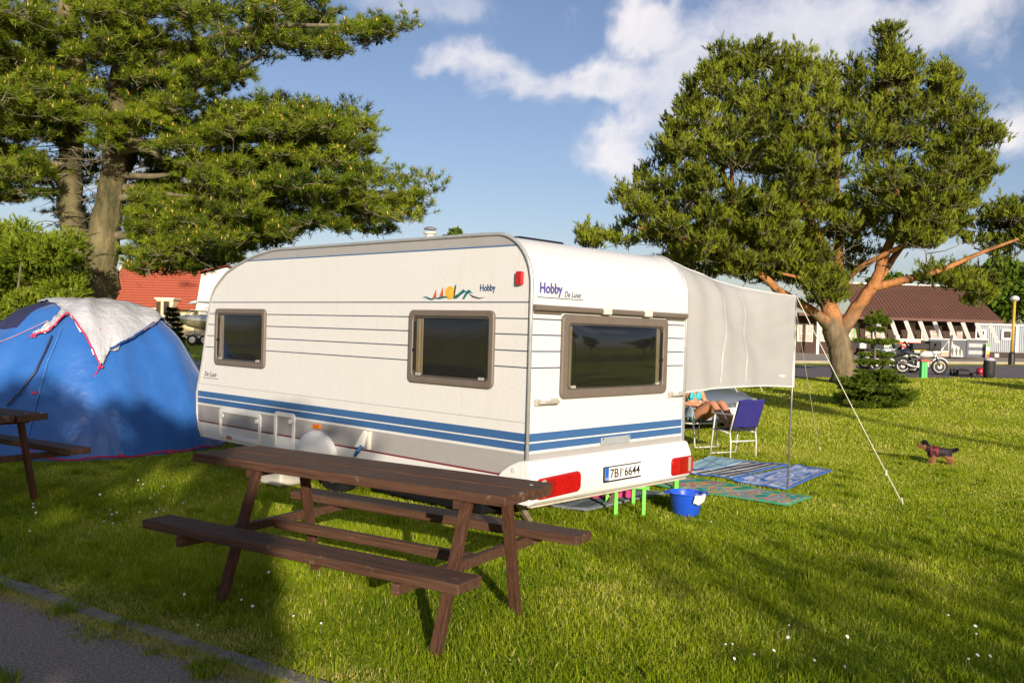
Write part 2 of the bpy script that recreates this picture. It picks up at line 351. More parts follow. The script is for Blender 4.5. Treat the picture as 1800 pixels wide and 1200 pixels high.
# ------------------------------------------------------------------ grass
def blades(x, y, h, w, seg, lean, rng):
    n = len(x); z = TN(y); ang = rng.uniform(0, 6.283, n); la = rng.uniform(0, 6.283, n)
    ln = np.abs(rng.normal(0, lean, n)) * h
    dx, dy = np.cos(ang) * w / 2, np.sin(ang) * w / 2; lx, ly = np.cos(la) * ln, np.sin(la) * ln
    b0 = np.stack([x - dx, y - dy, z - .004], -1); b1 = np.stack([x + dx, y + dy, z - .004], -1); tip = np.stack([x + lx, y + ly, z + h], -1)
    if seg == 1:
        V = np.stack([b0, b1, tip], 1).reshape(-1, 3); F = np.arange(3 * n).reshape(-1, 3); k = 3
    else:
        m0 = np.stack([x - dx * .8 + lx * .3, y - dy * .8 + ly * .3, z + h * .58], -1); m1 = np.stack([x + dx * .8 + lx * .3, y + dy * .8 + ly * .3, z + h * .58], -1)
        V = np.stack([b0, b1, m0, m1, tip], 1).reshape(-1, 3); i = np.arange(n)[:, None] * 5; F = np.concatenate([i + [0, 1, 3], i + [0, 3, 2], i + [2, 3, 4]]); k = 5
    return V, F, k
Vs, Fs, Cs = [], [], []; off = 0
bands = [(3.6, 6.2, 6800, .037, .0038, 2), (6.2, 9.5, 3900, .035, .0052, 2), (9.5, 14, 2300, .029, .0075, 1), (14, 22, 700, .036, .014, 1), (22, 36, 170, .045, .030, 1)]
rg = np.random.default_rng(5)
for (ya, yb, dens, h, w, seg) in bands:
    area = (yb - ya) * (yb + ya) * .60 * 1.06; n = int(dens * area)
    y = np.sqrt(rg.uniform(ya ** 2, yb ** 2, n)); x = rg.uniform(-.60, .62, n) * y
    kt = (x - K0.x) * kd.x + (y - K0.y) * kd.y; ks = (x - K0.x) * kn.x + (y - K0.y) * kn.y; keep = ks > .10 * np.clip(.75 + .9 * np.sin(kt * 2.1 + 1.3 * np.sin(kt * 3.7)), -.3, 1.15)
    for poly in MATS_XY.values(): keep &= ~in_poly(x, y, poly)
    keep &= (x - TENT_C.x) ** 2 + (y - TENT_C.y) ** 2 > (TENT_R * .97) ** 2
    keep &= ~in_poly(x, y, [tuple(p) for p in near_edge] + [tuple(p) for p in far_edge[::-1]])
    lx = (x - C0.x) * E1.x + (y - C0.y) * E1.y; ly = (x - C0.x) * E2.x + (y - C0.y) * E2.y
    keep &= ~((lx > .5) & (lx < 2.3) & (ly > .8) & (ly < 5))
    n1 = vnoise(x, y, 1.6, 1); n2 = vnoise(x, y, 7, 2); bare = vnoise(x, y, 3.1, 3)
    keep &= rg.random(n) < np.clip(1.1 - .42 * np.maximum(bare, 0), .15, 1)
    kd_d = (x - K0.x) * kn.x + (y - K0.y) * kn.y                      # thin and dry near the edging stones
    keep &= rg.random(n) < np.clip((kd_d + .02) / .30, .30, 1)
    x, y, n1, n2, bare, kd_d = (q[keep] for q in (x, y, n1, n2, bare, kd_d)); n = len(x)
    hh = h * np.clip(rg.normal(1, .28, n) + .22 * n2 + .12 * n1, .35, 2.0) * np.clip(.55 + kd_d * .8, .5, 1)
    V, F, k = blades(x, y, hh, w * rg.uniform(.7, 1.3, n), seg, .72, rg)
    c = np.clip(.38 + .19 * np.clip((y - 7) / 6, 0, 1) + .17 * n1 + .11 * n2 + rg.normal(0, .15, n) + .10 * np.maximum(bare, 0), 0, .86)
    dry = rg.random(n) < np.clip(.05 + .10 * np.clip((y - 8) / 5, 0, 1) + .30 * np.maximum(bare - .25, 0) + .5 * np.clip(.5 - kd_d, 0, .5), 0, .6); c[dry] = rg.uniform(.82, 1, dry.sum())
    Vs.append(V); Fs.append(F + off); off += len(V); Cs.append(np.repeat(c, k))
# rank tufts along the edging stones and at the table's feet
tx = []
for i in range(120):
    p = K0 + kd * random.uniform(1, 9.5) + kn * random.choice((random.gauss(-.02, .04), random.gauss(.14, .05), random.gauss(-.1, .05))); tx.append((p.x, p.y, random.uniform(.03, .10), random.uniform(.03, .085)))
for i in range(260):
    y = random.uniform(4, 13); tx.append((random.uniform(-.58, .6) * y, y, random.uniform(.02, .06), random.uniform(.05, .085)))
for (cx, cy, rr, hh) in tx:
    n = int(70 + 900 * rr); x = rg.normal(cx, rr, n); y = rg.normal(cy, rr, n); keep = ~np.any([in_poly(x, y, q_) for q_ in MATS_XY.values()], 0); x, y = x[keep], y[keep]; n = len(x)
    V, F, k = blades(x, y, hh * rg.uniform(.4, 1.2, n), .0055 * rg.uniform(.7, 1.3, n), 2, .6, rg); c = np.clip(rg.normal(.34, .16, n), 0, 1)
    Vs.append(V); Fs.append(F + off); off += len(V); Cs.append(np.repeat(c, k))
# clover and other broad leaves low in the turf
n = 26000; y = np.sqrt(rg.uniform(3.8 ** 2, 9.5 ** 2, n)); x = rg.uniform(-.6, .62, n) * y; w_ = vnoise(x, y, 2.3, 8); keep = (w_ > .35) & ~np.any([in_poly(x, y, q_) for q_ in list(MATS_XY.values()) + [PATH_POLY]], 0); x, y = x[keep], y[keep]; n = len(x)
ang = rg.uniform(0, 6.28, n); sz = rg.uniform(.006, .013, n); cz = rg.uniform(.02, .045, n); tl = rg.uniform(-.4, .4, (n, 2)); vv = []
for k_ in range(4): a_ = ang + k_ * 1.571; r_ = sz * (1 if k_ % 2 == 0 else .75); vv.append(np.stack([x + np.cos(a_) * r_, y + np.sin(a_) * r_, cz + (np.cos(a_) * tl[:, 0] + np.sin(a_) * tl[:, 1]) * r_], -1))
V = np.stack(vv, 1).reshape(-1, 3); i_ = np.arange(n)[:, None] * 4; F = np.concatenate([i_ + [0, 1, 2], i_ + [0, 2, 3]]); Vs.append(V); Fs.append(F + off); off += len(V); Cs.append(np.repeat(rg.uniform(.05, .4, n), 4))
# dead straw on the path edge
n = 30000; t_ = rg.uniform(1, 9.6, n); s_ = np.where(rg.random(n) < .6, rg.normal(-.04, .045, n), rg.normal(.16, .10, n))
x = K0.x + kd.x * t_ + kn.x * s_; y = K0.y + kd.y * t_ + kn.y * s_
V, F, k = blades(x, y, rg.uniform(.006, .02, n), rg.uniform(.003, .006, n), 1, 3.0, rg); V[:, 2] += .02
Vs.append(V); Fs.append(F + off); off += len(V); Cs.append(np.repeat(rg.uniform(.88, 1, n), k))
grass_m = leafmat('grass', GREENS['dark'], GREENS['light'], .5, .30, GREENS['dry'])
tag(np_mesh('grass', np.concatenate(Vs), np.concatenate(Fs), grass_m, var=np.concatenate(Cs)), 'short green grass with dry yellow stalks covering the lawn', 'grass', kind='stuff')
# daisies
mbp, cen = [], []
fl = [(random.gauss(280, 70), random.gauss(915, 30)) for _ in range(16)] + [(random.uniform(20, 330), random.uniform(850, 960)) for _ in range(10)] + [(random.uniform(1200, 1750), random.uniform(1095, 1195)) for _ in range(12)] + [(random.uniform(300, 640), random.uniform(1020, 1120)) for _ in range(7)] + [(1275, 1148), (1287, 1152), (1360, 1163), (1325, 1170), (1250, 930)]
for (px, py) in fl:
    g = G(px, py); z = random.uniform(.05, .07); r = random.uniform(.005, .010); tl = (random.uniform(-.5, .5), random.uniform(.3, 1.3)); b = len(mbp)
    pts = [(g[0] + r * math.cos(k * .785), g[1] + r * math.sin(k * .785), z + (tl[0] * math.cos(k * .785) + tl[1] * math.sin(k * .785)) * r * .7 + (.002 if k % 2 else 0)) for k in range(8)]
    mbp += pts + [(g[0], g[1], z + .003), (g[0] - .0004, g[1], 0), (g[0] + .0004, g[1], 0)]
    cen += [(b + k, b + (k + 1) % 8, b + 8) for k in range(8)] + [(b + 9, b + 10, b + 8)]
tag(np_mesh('daisies', mbp, cen, mat('daisy_petal', (.8, .8, .76), .6, var=.05)), 'tiny white daisies scattered in the grass', 'flowers', kind='stuff')

# ================================================================== trees
def needles(Pt, A, n, L, Wd, spread, shoot, rng):
    N_ = len(Pt); A = A / np.linalg.norm(A, axis=1, keepdims=True)
    rv = rng.normal(size=(N_, n, 3)); a = A[:, None, :]; per = rv - (rv * a).sum(-1, keepdims=True) * a; per /= np.linalg.norm(per, axis=-1, keepdims=True) + 1e-9
    th = rng.uniform(spread[0], spread[1], (N_, n, 1)); d = a * np.cos(th) + per * np.sin(th)
    b = Pt[:, None, :] + a * rng.uniform(-.3, 1, (N_, n, 1)) * shoot; l = L * rng.uniform(.7, 1.15, (N_, n, 1))
    sd = np.cross(d, rng.normal(size=(N_, n, 3))); sd /= np.linalg.norm(sd, axis=-1, keepdims=True) + 1e-9; sd *= Wd / 2
    V = np.stack([b - sd, b + sd, b + d * l], 2).reshape(-1, 3); F = np.arange(len(V)).reshape(-1, 3); return V, F
def leaves(Pt, size, rng, flat=.0):
    n = len(Pt); a = rng.normal(size=(n, 3)); a[:, 2] *= (1 - flat); a /= np.linalg.norm(a, axis=1, keepdims=True); b = np.cross(a, rng.normal(size=(n, 3))); b /= np.linalg.norm(b, axis=1, keepdims=True)
    s = (size * rng.uniform(.6, 1.3, n))[:, None]
    V = np.stack([Pt - a * s, Pt + b * s * .55, Pt + a * s, Pt - b * s * .55], 1).reshape(-1, 3); F = np.arange(4 * n).reshape(-1, 4); return V, F
def sample_blobs(poly, d, half, rpx, rng, n_try=4000, sp=.8, holes=(), maxn=400):
    """points through a crown's volume; the outline is the crown's silhouette, the depth bulges in its middle"""
    pl = np.array(poly); lo, hi = pl.min(0), pl.max(0); out = []
    def edge(x, y):
        m = 1e9
        for i in range(len(pl)):
            a, b = pl[i], pl[(i + 1) % len(pl)]; t = np.clip(((x - a[0]) * (b[0] - a[0]) + (y - a[1]) * (b[1] - a[1])) / ((b - a) @ (b - a)), 0, 1); m = min(m, math.hypot(a[0] + t * (b[0] - a[0]) - x, a[1] + t * (b[1] - a[1]) - y))
        return m
    mxe = min(hi - lo) / 2.2
    for _ in range(n_try):
        x, y = rng.uniform(lo[0], hi[0]), rng.uniform(lo[1], hi[1])
        if not in_poly(x, y, poly): continue
        e = edge(x, y)
        if e < rpx * .45: continue
        if any(in_poly(x, y, h) for h in holes) and rng.random() < .93: continue
        q = min(e / mxe, 1); dz = half * math.sqrt(max(0, 1 - (1 - q) ** 2)); dd = d + rng.uniform(-1, 1) * dz
        p = P(x, y, dd); r = rpx * rng.uniform(.75, 1.25) * dd / CF
        if all(np.linalg.norm(p - o[0]) > sp * (r + o[1]) * .8 for o in out): out.append((p, r))
        if len(out) >= maxn: break
    return out
def skeleton(stems):
    pts, rad = [], []
    for st in stems:
        p = np.array([s[0] for s in st]); r = [s[1] for s in st]
        for i in range(len(p) - 1):
            for t in np.linspace(0, 1, 8, endpoint=False): pts.append(p[i] + (p[i + 1] - p[i]) * t); rad.append(r[i] + (r[i + 1] - r[i]) * t)
    return np.array(pts), np.array(rad)
def smooth_stem(st, k=5, wob=.0):
    p = [Vector(s[0]) for s in st]; r = [s[1] for s in st]; o, ro = [], []
    for i in range(len(p) - 1):
        p0, p1, p2, p3 = p[max(i - 1, 0)], p[i], p[i + 1], p[min(i + 2, len(p) - 1)]
        for j in range(k):
            t = j / k; o.append(.5 * ((2 * p1) + (p2 - p0) * t + (2 * p0 - 5 * p1 + 4 * p2 - p3) * t * t + (3 * p1 - p0 - 3 * p2 + p3) * t ** 3) + Vector((random.gauss(0, wob), random.gauss(0, wob), 0)) * r[i]); ro.append((r[i] + (r[i + 1] - r[i]) * t) * random.uniform(.96, 1.05))
    return o + [p[-1]], ro + [r[-1]]
def pine(root, stems, blobs, bark, bark2, leafm, rng, tw=16, tufts=6, n=18, L=.10, Wd=.007, spread=(.35, 1.15), shoot=.08, rz=.6, up=.5, candles=None, limb_split=1, bare=0, vbase=.45, bthick=1, tipc=.5):
    """stems: trunk first, then limbs; blobs: foliage pads carried by their own branches"""
    for i, st in enumerate(stems):
        p, r = smooth_stem(st, 6, .06); MB().tube(p, r, 12 if i < limb_split else 8).build('trunk' if i < limb_split else 'limb', bark if i < limb_split else bark2, root, smooth=True, world=True)
    sp, sr = skeleton(stems); br = MB(); TP, TA, TV = [], [], []
    order = sorted(range(len(blobs)), key=lambda i: np.linalg.norm(sp - blobs[i][0], axis=1).min()); sp = list(sp); sr = list(sr)
    for (c, r) in [blobs[i] for i in order]:
        S_ = np.array(sp); k = int(np.argmin(np.linalg.norm(S_ - c, axis=1) + 1.6 * np.maximum(0, S_[:, 2] - c[2] + .1 * r))); a = S_[k]; dl = np.linalg.norm(c - a); sp.append(c); sr.append(.022)
        if dl > .05:
            m1 = a + (c - a) * .45 + np.array([0, 0, -.06 * dl]) + rng.normal(0, .05, 3) * dl; m2 = a + (c - a) * .8 + rng.normal(0, .04, 3) * dl
            r0 = min(sr[k] * .5, bthick * (.018 + .016 * dl)); br.tube([a, m1, m2, c], [r0, r0 * .7, r0 * .45, .008], 5)
        v0 = rng.normal(vbase, .16)
        for _ in range(tw):
            d = rng.normal(size=3); d /= np.linalg.norm(d); d[2] = abs(d[2]) * .8 + d[2] * .3
            s = c + rng.normal(0, .28, 3) * r * [1, 1, rz]; e = c + d * r * [1, 1, rz] * rng.uniform(.75, 1.35) 
            br.tube([s, (s + e) / 2 + rng.normal(0, .05, 3) * r, e], [.008, .006, .003], 3)
            ax = (e - s) / (np.linalg.norm(e - s) + 1e-6) + np.array([0, 0, up])
            t = rng.uniform(.25, 1, tufts); t[0] = 1
            TP.append(s + (e - s) * t[:, None] + rng.normal(0, .09, (tufts, 3)) * r * [1, 1, rz]); TA.append(ax + rng.normal(0, .35, (tufts, 3))); TV.append(np.clip(v0 + rng.normal(0, .10, tufts) + .12 * d[2] + tipc * (t - .6), 0, 1))  # paler tips: new growth, with lit tips and shaded insides painted in
    tag(br.build('branches', bark_twig, root, world=True), kind='stuff')
    TP, TA, TV = np.concatenate(TP), np.concatenate(TA), np.concatenate(TV)
    V, F = needles(TP, TA, n, L, Wd, spread, shoot, rng); var = np.repeat(TV, 3 * n) + rng.normal(0, .05, len(V))
    o = np_mesh('crown', V, F, leafm, root, var=np.clip(var, 0, 1), world=True); o['kind'] = 'stuff'
    if candles:
        sel = rng.random(len(TP)) < candles[0]; q = TP[sel] + TA[sel] / np.linalg.norm(TA[sel], axis=1, keepdims=True) * shoot * 1.1
        V, F = needles(q, np.tile([[0, 0, 1.]], (len(q), 1)), 5, candles[1], candles[2], (0, .35), .02, rng)
        o = np_mesh('candles', V, F, candles[3], root, world=True); o['kind'] = 'stuff'
    return root
bark_grey = mat('pine_bark_grey', (.045, .042, .014), .9, col2=(.20, .165, .075), scale=2.6, bump=1, bscale=11, stretch=(1, 1, .4), thr=(.38, .64), bdist=.05)
bark_twig = mat('pine_twigs', (.10, .085, .05), .9, col2=(.2, .17, .10), scale=5)
bark_low = mat('scots_bark_low', (.10, .085, .06), .95, col2=(.26, .20, .12), scale=5, bump=1, bscale=9, stretch=(1, 1, .3))
bark_orange = mat('scots_bark_orange', (.26, .10, .035), .85, col2=(.42, .19, .07), scale=3, bump=.6, bscale=14)

def scots_bark():
    m = mat('scots_bark', (.07, .055, .032), .95, col2=(.23, .175, .10), scale=4, bump=1, bscale=7, stretch=(1, 1, .35), bdist=.05); t = m.node_tree; b = t.nodes['Principled BSDF']; low = b.inputs['Base Color'].links[0].from_socket
    tx = t.nodes.new('ShaderNodeTexCoord'); sx = t.nodes.new('ShaderNodeSeparateXYZ'); t.links.new(tx.outputs['Object'], sx.inputs[0]); n = t.nodes.new('ShaderNodeTexNoise'); n.inputs['Scale'].default_value = 2.5; n.inputs['Detail'].default_value = 6; t.links.new(tx.outputs['Object'], n.inputs['Vector'])
    a = t.nodes.new('ShaderNodeMath'); a.operation = 'MULTIPLY_ADD'; t.links.new(n.outputs['Fac'], a.inputs[0]); a.inputs[1].default_value = 1.6; t.links.new(sx.outputs['Z'], a.inputs[2])
    r = t.nodes.new('ShaderNodeMapRange'); r.inputs[1].default_value = 2.7; r.inputs[2].default_value = 3.5; t.links.new(a.outputs[0], r.inputs[0])
    c = t.nodes.new('ShaderNodeValToRGB'); c.color_ramp.elements[0].position = .35; c.color_ramp.elements[0].color = (.20, .085, .032, 1); c.color_ramp.elements[1].position = .65; c.color_ramp.elements[1].color = (.46, .20, .07, 1); t.links.new(n.outputs['Fac'], c.inputs[0])
    x = t.nodes.new('ShaderNodeMix'); x.data_type = 'RGBA'; t.links.new(r.outputs[0], x.inputs['Factor']); t.links.new(low, x.inputs['A']); t.links.new(c.outputs[0], x.inputs['B']); t.links.new(x.outputs['Result'], b.inputs['Base Color']); return m
bark_scots = scots_bark()

# --- the big pine on the left, two stems rising from one foot, behind the tent
rg = np.random.default_rng(21); D = 18.0
def st(pts, d=D, ppm=None): return [(P(x, y, d + dz), w / 2 * (d + dz) / CF) for (x, y, w, dz) in pts]
base = G(168, 640); base = P(165, 560, D); base[2] = T(*base[:2])
root = thing('pine_tree', 'tall two-stemmed pine with yellow candles rising behind the blue tent', 'pine tree', tuple(base))
stems = [[(np.array([base[0], base[1], -.1]), .56)] + st([(166, 540, 76, 0), (172, 480, 68, 0), (183, 410, 52, 0), (198, 320, 44, 0), (207, 220, 40, 0), (214, 120, 36, .1), (222, 0, 33, .2), (235, -170, 26, .3), (245, -420, 8, .3)]),
         st([(160, 505, 50, .15), (142, 450, 44, .2), (124, 370, 42, .3), (124, 270, 40, .3), (130, 170, 40, .3), (124, 60, 38, .3), (118, -60, 36, .3), (112, -330, 10, .3)]),
         st([(168, 500, 34, .9), (176, 400, 30, 1.1), (240, 230, 26, 1.2), (245, 120, 22, 1.2), (250, -60, 12, 1.2)])]
limbs = [[(200, 415, 18, 0), (260, 412, 11, -.3), (340, 418, 7, -.5), (420, 413, 3, -.6)], [(205, 350, 14, 0), (270, 340, 10, -.3), (360, 348, 3, -.5)], [(212, 308, 13, 0), (270, 310, 10, -.5), (318, 302, 4, -.6)],
         [(205, 270, 14, 0), (250, 262, 12, -.6), (290, 280, 7, -.8)], [(215, 190, 18, 0), (270, 190, 15, -.7), (340, 155, 10, -1.0), (400, 130, 6, -1.2), (465, 92, 4, -1.4)],
         [(225, 120, 14, 0), (330, 80, 14, -.5), (450, 50, 10, -.8), (560, 45, 7, -1), (690, 45, 4, -1.1)], [(215, 250, 14, 0), (360, 250, 12, .4), (520, 245, 9, .6), (660, 255, 4, .7)], [(212, 330, 14, 0), (380, 330, 12, .3), (560, 335, 9, .4), (740, 340, 4, .5)],
         [(120, 340, 14, .2), (60, 335, 11, 0), (-30, 345, 7, -.2)], [(120, 170, 16, .2), (50, 120, 12, -.2), (-60, 90, 8, -.4)], [(120, 245, 12, .2), (50, 230, 8, 0), (-40, 240, 5, 0)], [(118, 290, 10, .2), (60, 285, 8, -.3), (20, 290, 4, -.4)],
         [(190, 440, 14, .2), (250, 445, 11, .8), (340, 450, 8, 1.2), (400, 440, 5, 1.4)]]
stems += [st(l) for l in limbs]
TIERS = [([(130, -90), (560, -90), (575, 5), (690, 26), (772, 40), (742, 66), (640, 100), (560, 135), (470, 122), (400, 190), (330, 250), (250, 235), (240, 130), (150, 110)], 3.2, 90),
         ([(370, 195), (470, 168), (560, 182), (640, 196), (692, 186), (660, 236), (600, 262), (480, 268), (330, 275), (250, 290), (300, 240)], 2.6, 42),
         ([(290, 285), (420, 250), (540, 228), (640, 236), (692, 262), (655, 298), (730, 306), (808, 322), (778, 352), (735, 402), (690, 428), (640, 435), (560, 412), (470, 446), (400, 478), (300, 497), (240, 492), (236, 440), (300, 425), (262, 385), (330, 335)], 3.0, 105),
         ([(-90, -80), (110, -80), (100, 60), (66, 140), (110, 160), (170, 165), (165, 225), (60, 235), (-90, 260)], 2.4, 46), ([(-90, 270), (50, 255), (85, 300), (80, 350), (-90, 385)], 2.0, 12),
         ([(-120, -420), (480, -420), (560, -90), (-120, -90)], 3.0, 12)]
blobs = sample_blobs([(40, 40), (330, 60), (340, 300), (250, 430), (60, 420), (20, 250)], D + 1.6, .9, 36, rg, 3000, .55, maxn=44)
blobs += sample_blobs([(-60, 20), (90, 60), (170, 150), (160, 230), (80, 330), (-60, 350)], D + .6, 1.6, 34, rg, 3000, .55, maxn=40)
for poly, dd_, half, mxn in (([(225, 370), (330, 350), (480, 380), (560, 410), (470, 446), (400, 482), (300, 500), (235, 494)], -.5, .9, 46), ([(215, 110), (330, 110), (380, 200), (320, 290), (222, 250)], -1.2, .5, 15), ([(50, 120), (180, 130), (175, 230), (60, 240)], -.9, .4, 10), ([(70, -60), (280, -60), (270, 130), (90, 120)], -1.3, .5, 22), ([(-60, 60), (70, 60), (60, 250), (-60, 260)], -.8, .8, 18), ([(225, 330), (330, 310), (340, 430), (240, 470)], -.4, .7, 14), ([(150, 200), (240, 190), (250, 270), (160, 280)], -1.2, .3, 6), ([(-80, 240), (60, 250), (120, 330), (60, 370), (-80, 370)], .8, 1.2, 22), ([(230, 240), (330, 300), (330, 400), (230, 430)], 1.8, .6, 16)): blobs += sample_blobs(poly, D + dd_, half, 32, rg, 2500, .5, maxn=mxn)
for poly, half, mxn in TIERS: blobs += sample_blobs(poly, D, half, 36, rg, 5000, .50, maxn=int(mxn * 1.9))
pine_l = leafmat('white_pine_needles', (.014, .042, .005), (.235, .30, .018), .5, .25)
candle_m = mat('pine_candles', (.50, .30, .05), .6, col2=(.62, .42, .10), scale=3)
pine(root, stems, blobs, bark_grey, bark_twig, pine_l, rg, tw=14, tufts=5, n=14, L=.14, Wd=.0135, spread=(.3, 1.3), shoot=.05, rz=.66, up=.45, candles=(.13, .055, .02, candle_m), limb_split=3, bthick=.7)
tw = MB()                                            # dead twigs round the stems
for i in range(70):
    y = random.uniform(230, 480); x0 = random.choice((125, 190)) + random.uniform(-20, 20); a = Vector(P(x0, y, D + random.uniform(-.2, .3))); d = Vector((random.choice((-1, 1)) * random.uniform(.3, 1), random.uniform(-.8, .3), random.uniform(-.35, .15))) * random.uniform(.4, 1.5)
    tw.tube([a, a + d * .5 + Vector((0, 0, random.uniform(-.1, .05))), a + d + Vector((random.uniform(-.2, .2), 0, random.uniform(-.3, .1)))], [.013, .008, .003], 4)
tag(tw.build('dead_twigs', bark_twig, root, world=True), kind='stuff')

# --- the spreading Scots pine on the right
rg = np.random.default_rng(4); base = G(1482, 674); D = base[1]
root = thing('scots_pine_tree', 'broad old pine with orange limbs beside the road on the right', 'pine tree', tuple(base))
stems = [[(base + [0, 0, -.2], .52)] + st([(1485, 664, 44, 0), (1476, 615, 40, 0), (1467, 580, 40, 0), (1461, 552, 33, .1), (1456, 520, 26, .3), (1462, 490, 14, .4)], D),
         st([(1466, 565, 26, 0), (1457, 520, 21, .3), (1472, 470, 18, .5), (1476, 400, 15, .6), (1468, 300, 14, .5), (1480, 160, 6, .5)], D),
         st([(1474, 592, 28, 0), (1505, 542, 23, -.2), (1535, 500, 20, -.4), (1555, 450, 17, -.6), (1578, 375, 13, -.8), (1565, 280, 9, -.6), (1560, 120, 4, -.4)], D),
         st([(1532, 506, 15, -.4), (1590, 492, 14, -.8), (1650, 476, 10, -1.2), (1720, 446, 7, -1.6), (1790, 420, 4, -1.8)], D),
         st([(1464, 580, 24, 0), (1430, 548, 18, -.5), (1370, 512, 15, -1), (1336, 482, 12, -1.4), (1240, 430, 8, -1.8), (1120, 400, 4, -2)], D),
         st([(1470, 500, 18, .2), (1450, 440, 16, -.4), (1430, 400, 14, -.8), (1412, 355, 10, -1), (1380, 250, 5, -1.2)], D),
         st([(1458, 530, 16, .1), (1380, 440, 14, 1.5), (1290, 350, 12, 2.2), (1250, 230, 6, 2.4)], D), st([(1500, 545, 12, 0), (1560, 470, 12, 1.2), (1640, 330, 8, 2), (1652, 180, 4, 2)], D),
         st([(1290, 372, 11, -1.5), (1288, 340, 9, -1.6), (1284, 250, 4, -1.5)], D), st([(1490, 490, 10, -.2), (1520, 465, 10, -.9), (1590, 430, 7, -1.6)], D), st([(1490, 500, 9, .1), (1420, 490, 6, -1), (1370, 480, 4, -1.6)], D)]
CROWN = [(1040, 440), (1100, 440), (1200, 500), (1320, 505), (1400, 500), (1440, 420), (1500, 440), (1560, 400), (1620, 440), (1700, 395), (1765, 300), (1735, 225), (1700, 180), (1662, 98), (1635, 170), (1608, 170), (1592, 120), (1560, 95), (1535, 140), (1515, 160), (1450, 145), (1405, 120), (1340, 108), (1270, 112), (1228, 150), (1205, 185), (1160, 210), (1135, 290), (1110, 330), (1070, 345), (1100, 395)]
HOLES = [[(1480, 265), (1522, 275), (1530, 320), (1500, 370), (1482, 360)], [(1612, 225), (1640, 220), (1640, 262), (1614, 268)], [(1440, 430), (1560, 430), (1560, 500), (1440, 520)]]
blobs = sample_blobs(CROWN, D, 4.8, 25, rg, 18000, .68, HOLES, 520)
for poly, half, mxn in (([(1150, 400), (1300, 390), (1440, 400), (1430, 470), (1400, 512), (1300, 505), (1180, 490)], 2.4, 34), ([(1540, 330), (1700, 330), (1730, 395), (1650, 442), (1560, 420)], 2.2, 22), ([(1700, 440), (1700, 385), (1760, 355), (1830, 330), (1900, 380), (1830, 460), (1740, 470)], 2.0, 26), ([(1590, 500), (1640, 470), (1760, 460), (1790, 500), (1720, 555), (1690, 520), (1640, 520)], 1.6, 14),
                        ([(1416, 480), (1478, 470), (1492, 520), (1470, 548), (1420, 545)], .8, 8), ([(1010, 380), (1040, 405), (1070, 440), (1030, 445)], 1, 4), ([(1535, 150), (1552, 42), (1570, 42), (1602, 150)], 1, 10), ([(1632, 185), (1650, 94), (1664, 94), (1690, 190)], 1, 8),
                        *[([(x_ - 22, y_ + 75), (x_ - 9, y_ - 8), (x_ + 9, y_ - 8), (x_ + 22, y_ + 75)], 1.0, 4) for x_, y_ in ((1215, 140), (1246, 100), (1272, 72), (1308, 76), (1346, 64), (1378, 92), (1406, 80), (1452, 104), (1502, 112), (1590, 96), (1702, 168), (1736, 196))],
                        ([(1380, 405), (1640, 405), (1650, 470), (1560, 500), (1400, 512)], 1.0, 9), ([(1395, 440), (1450, 425), (1470, 470), (1440, 500), (1400, 500)], .7, 8), ([(1560, 395), (1660, 400), (1640, 450), (1580, 440)], .8, 9)):
    blobs += sample_blobs(poly, D + {1416: -1.5, 1380: 2.6, 1395: -1.2, 1560: -1.6}.get(poly[0][0], 0), half, 24, rg, 2500, .5, maxn=int(mxn * 1.7))
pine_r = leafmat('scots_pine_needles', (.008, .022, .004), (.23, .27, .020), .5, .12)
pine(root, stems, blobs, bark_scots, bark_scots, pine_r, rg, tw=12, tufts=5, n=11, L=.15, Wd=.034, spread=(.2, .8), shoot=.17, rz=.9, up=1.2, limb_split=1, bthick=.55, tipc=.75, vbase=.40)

tw = MB()                                            # bare dead twigs in the shaded middle of the crown
for i in range(110):
    x0, y0 = random.uniform(1300, 1640), random.uniform(300, 500); a = Vector(P(x0, y0, D + random.uniform(-1.5, 1.5))); d = Vector((random.uniform(-1, 1), random.uniform(-.8, .8), random.uniform(-.3, .6))) * random.uniform(.6, 1.8)
    tw.tube([a, a + d * .5 + Vector((0, 0, random.uniform(-.2, .1))), a + d + Vector((random.uniform(-.3, .3), 0, random.uniform(-.4, .2)))], [.022, .013, .004], 4)
tag(tw.build('dead_twigs', bark_twig, root, world=True), kind='stuff')
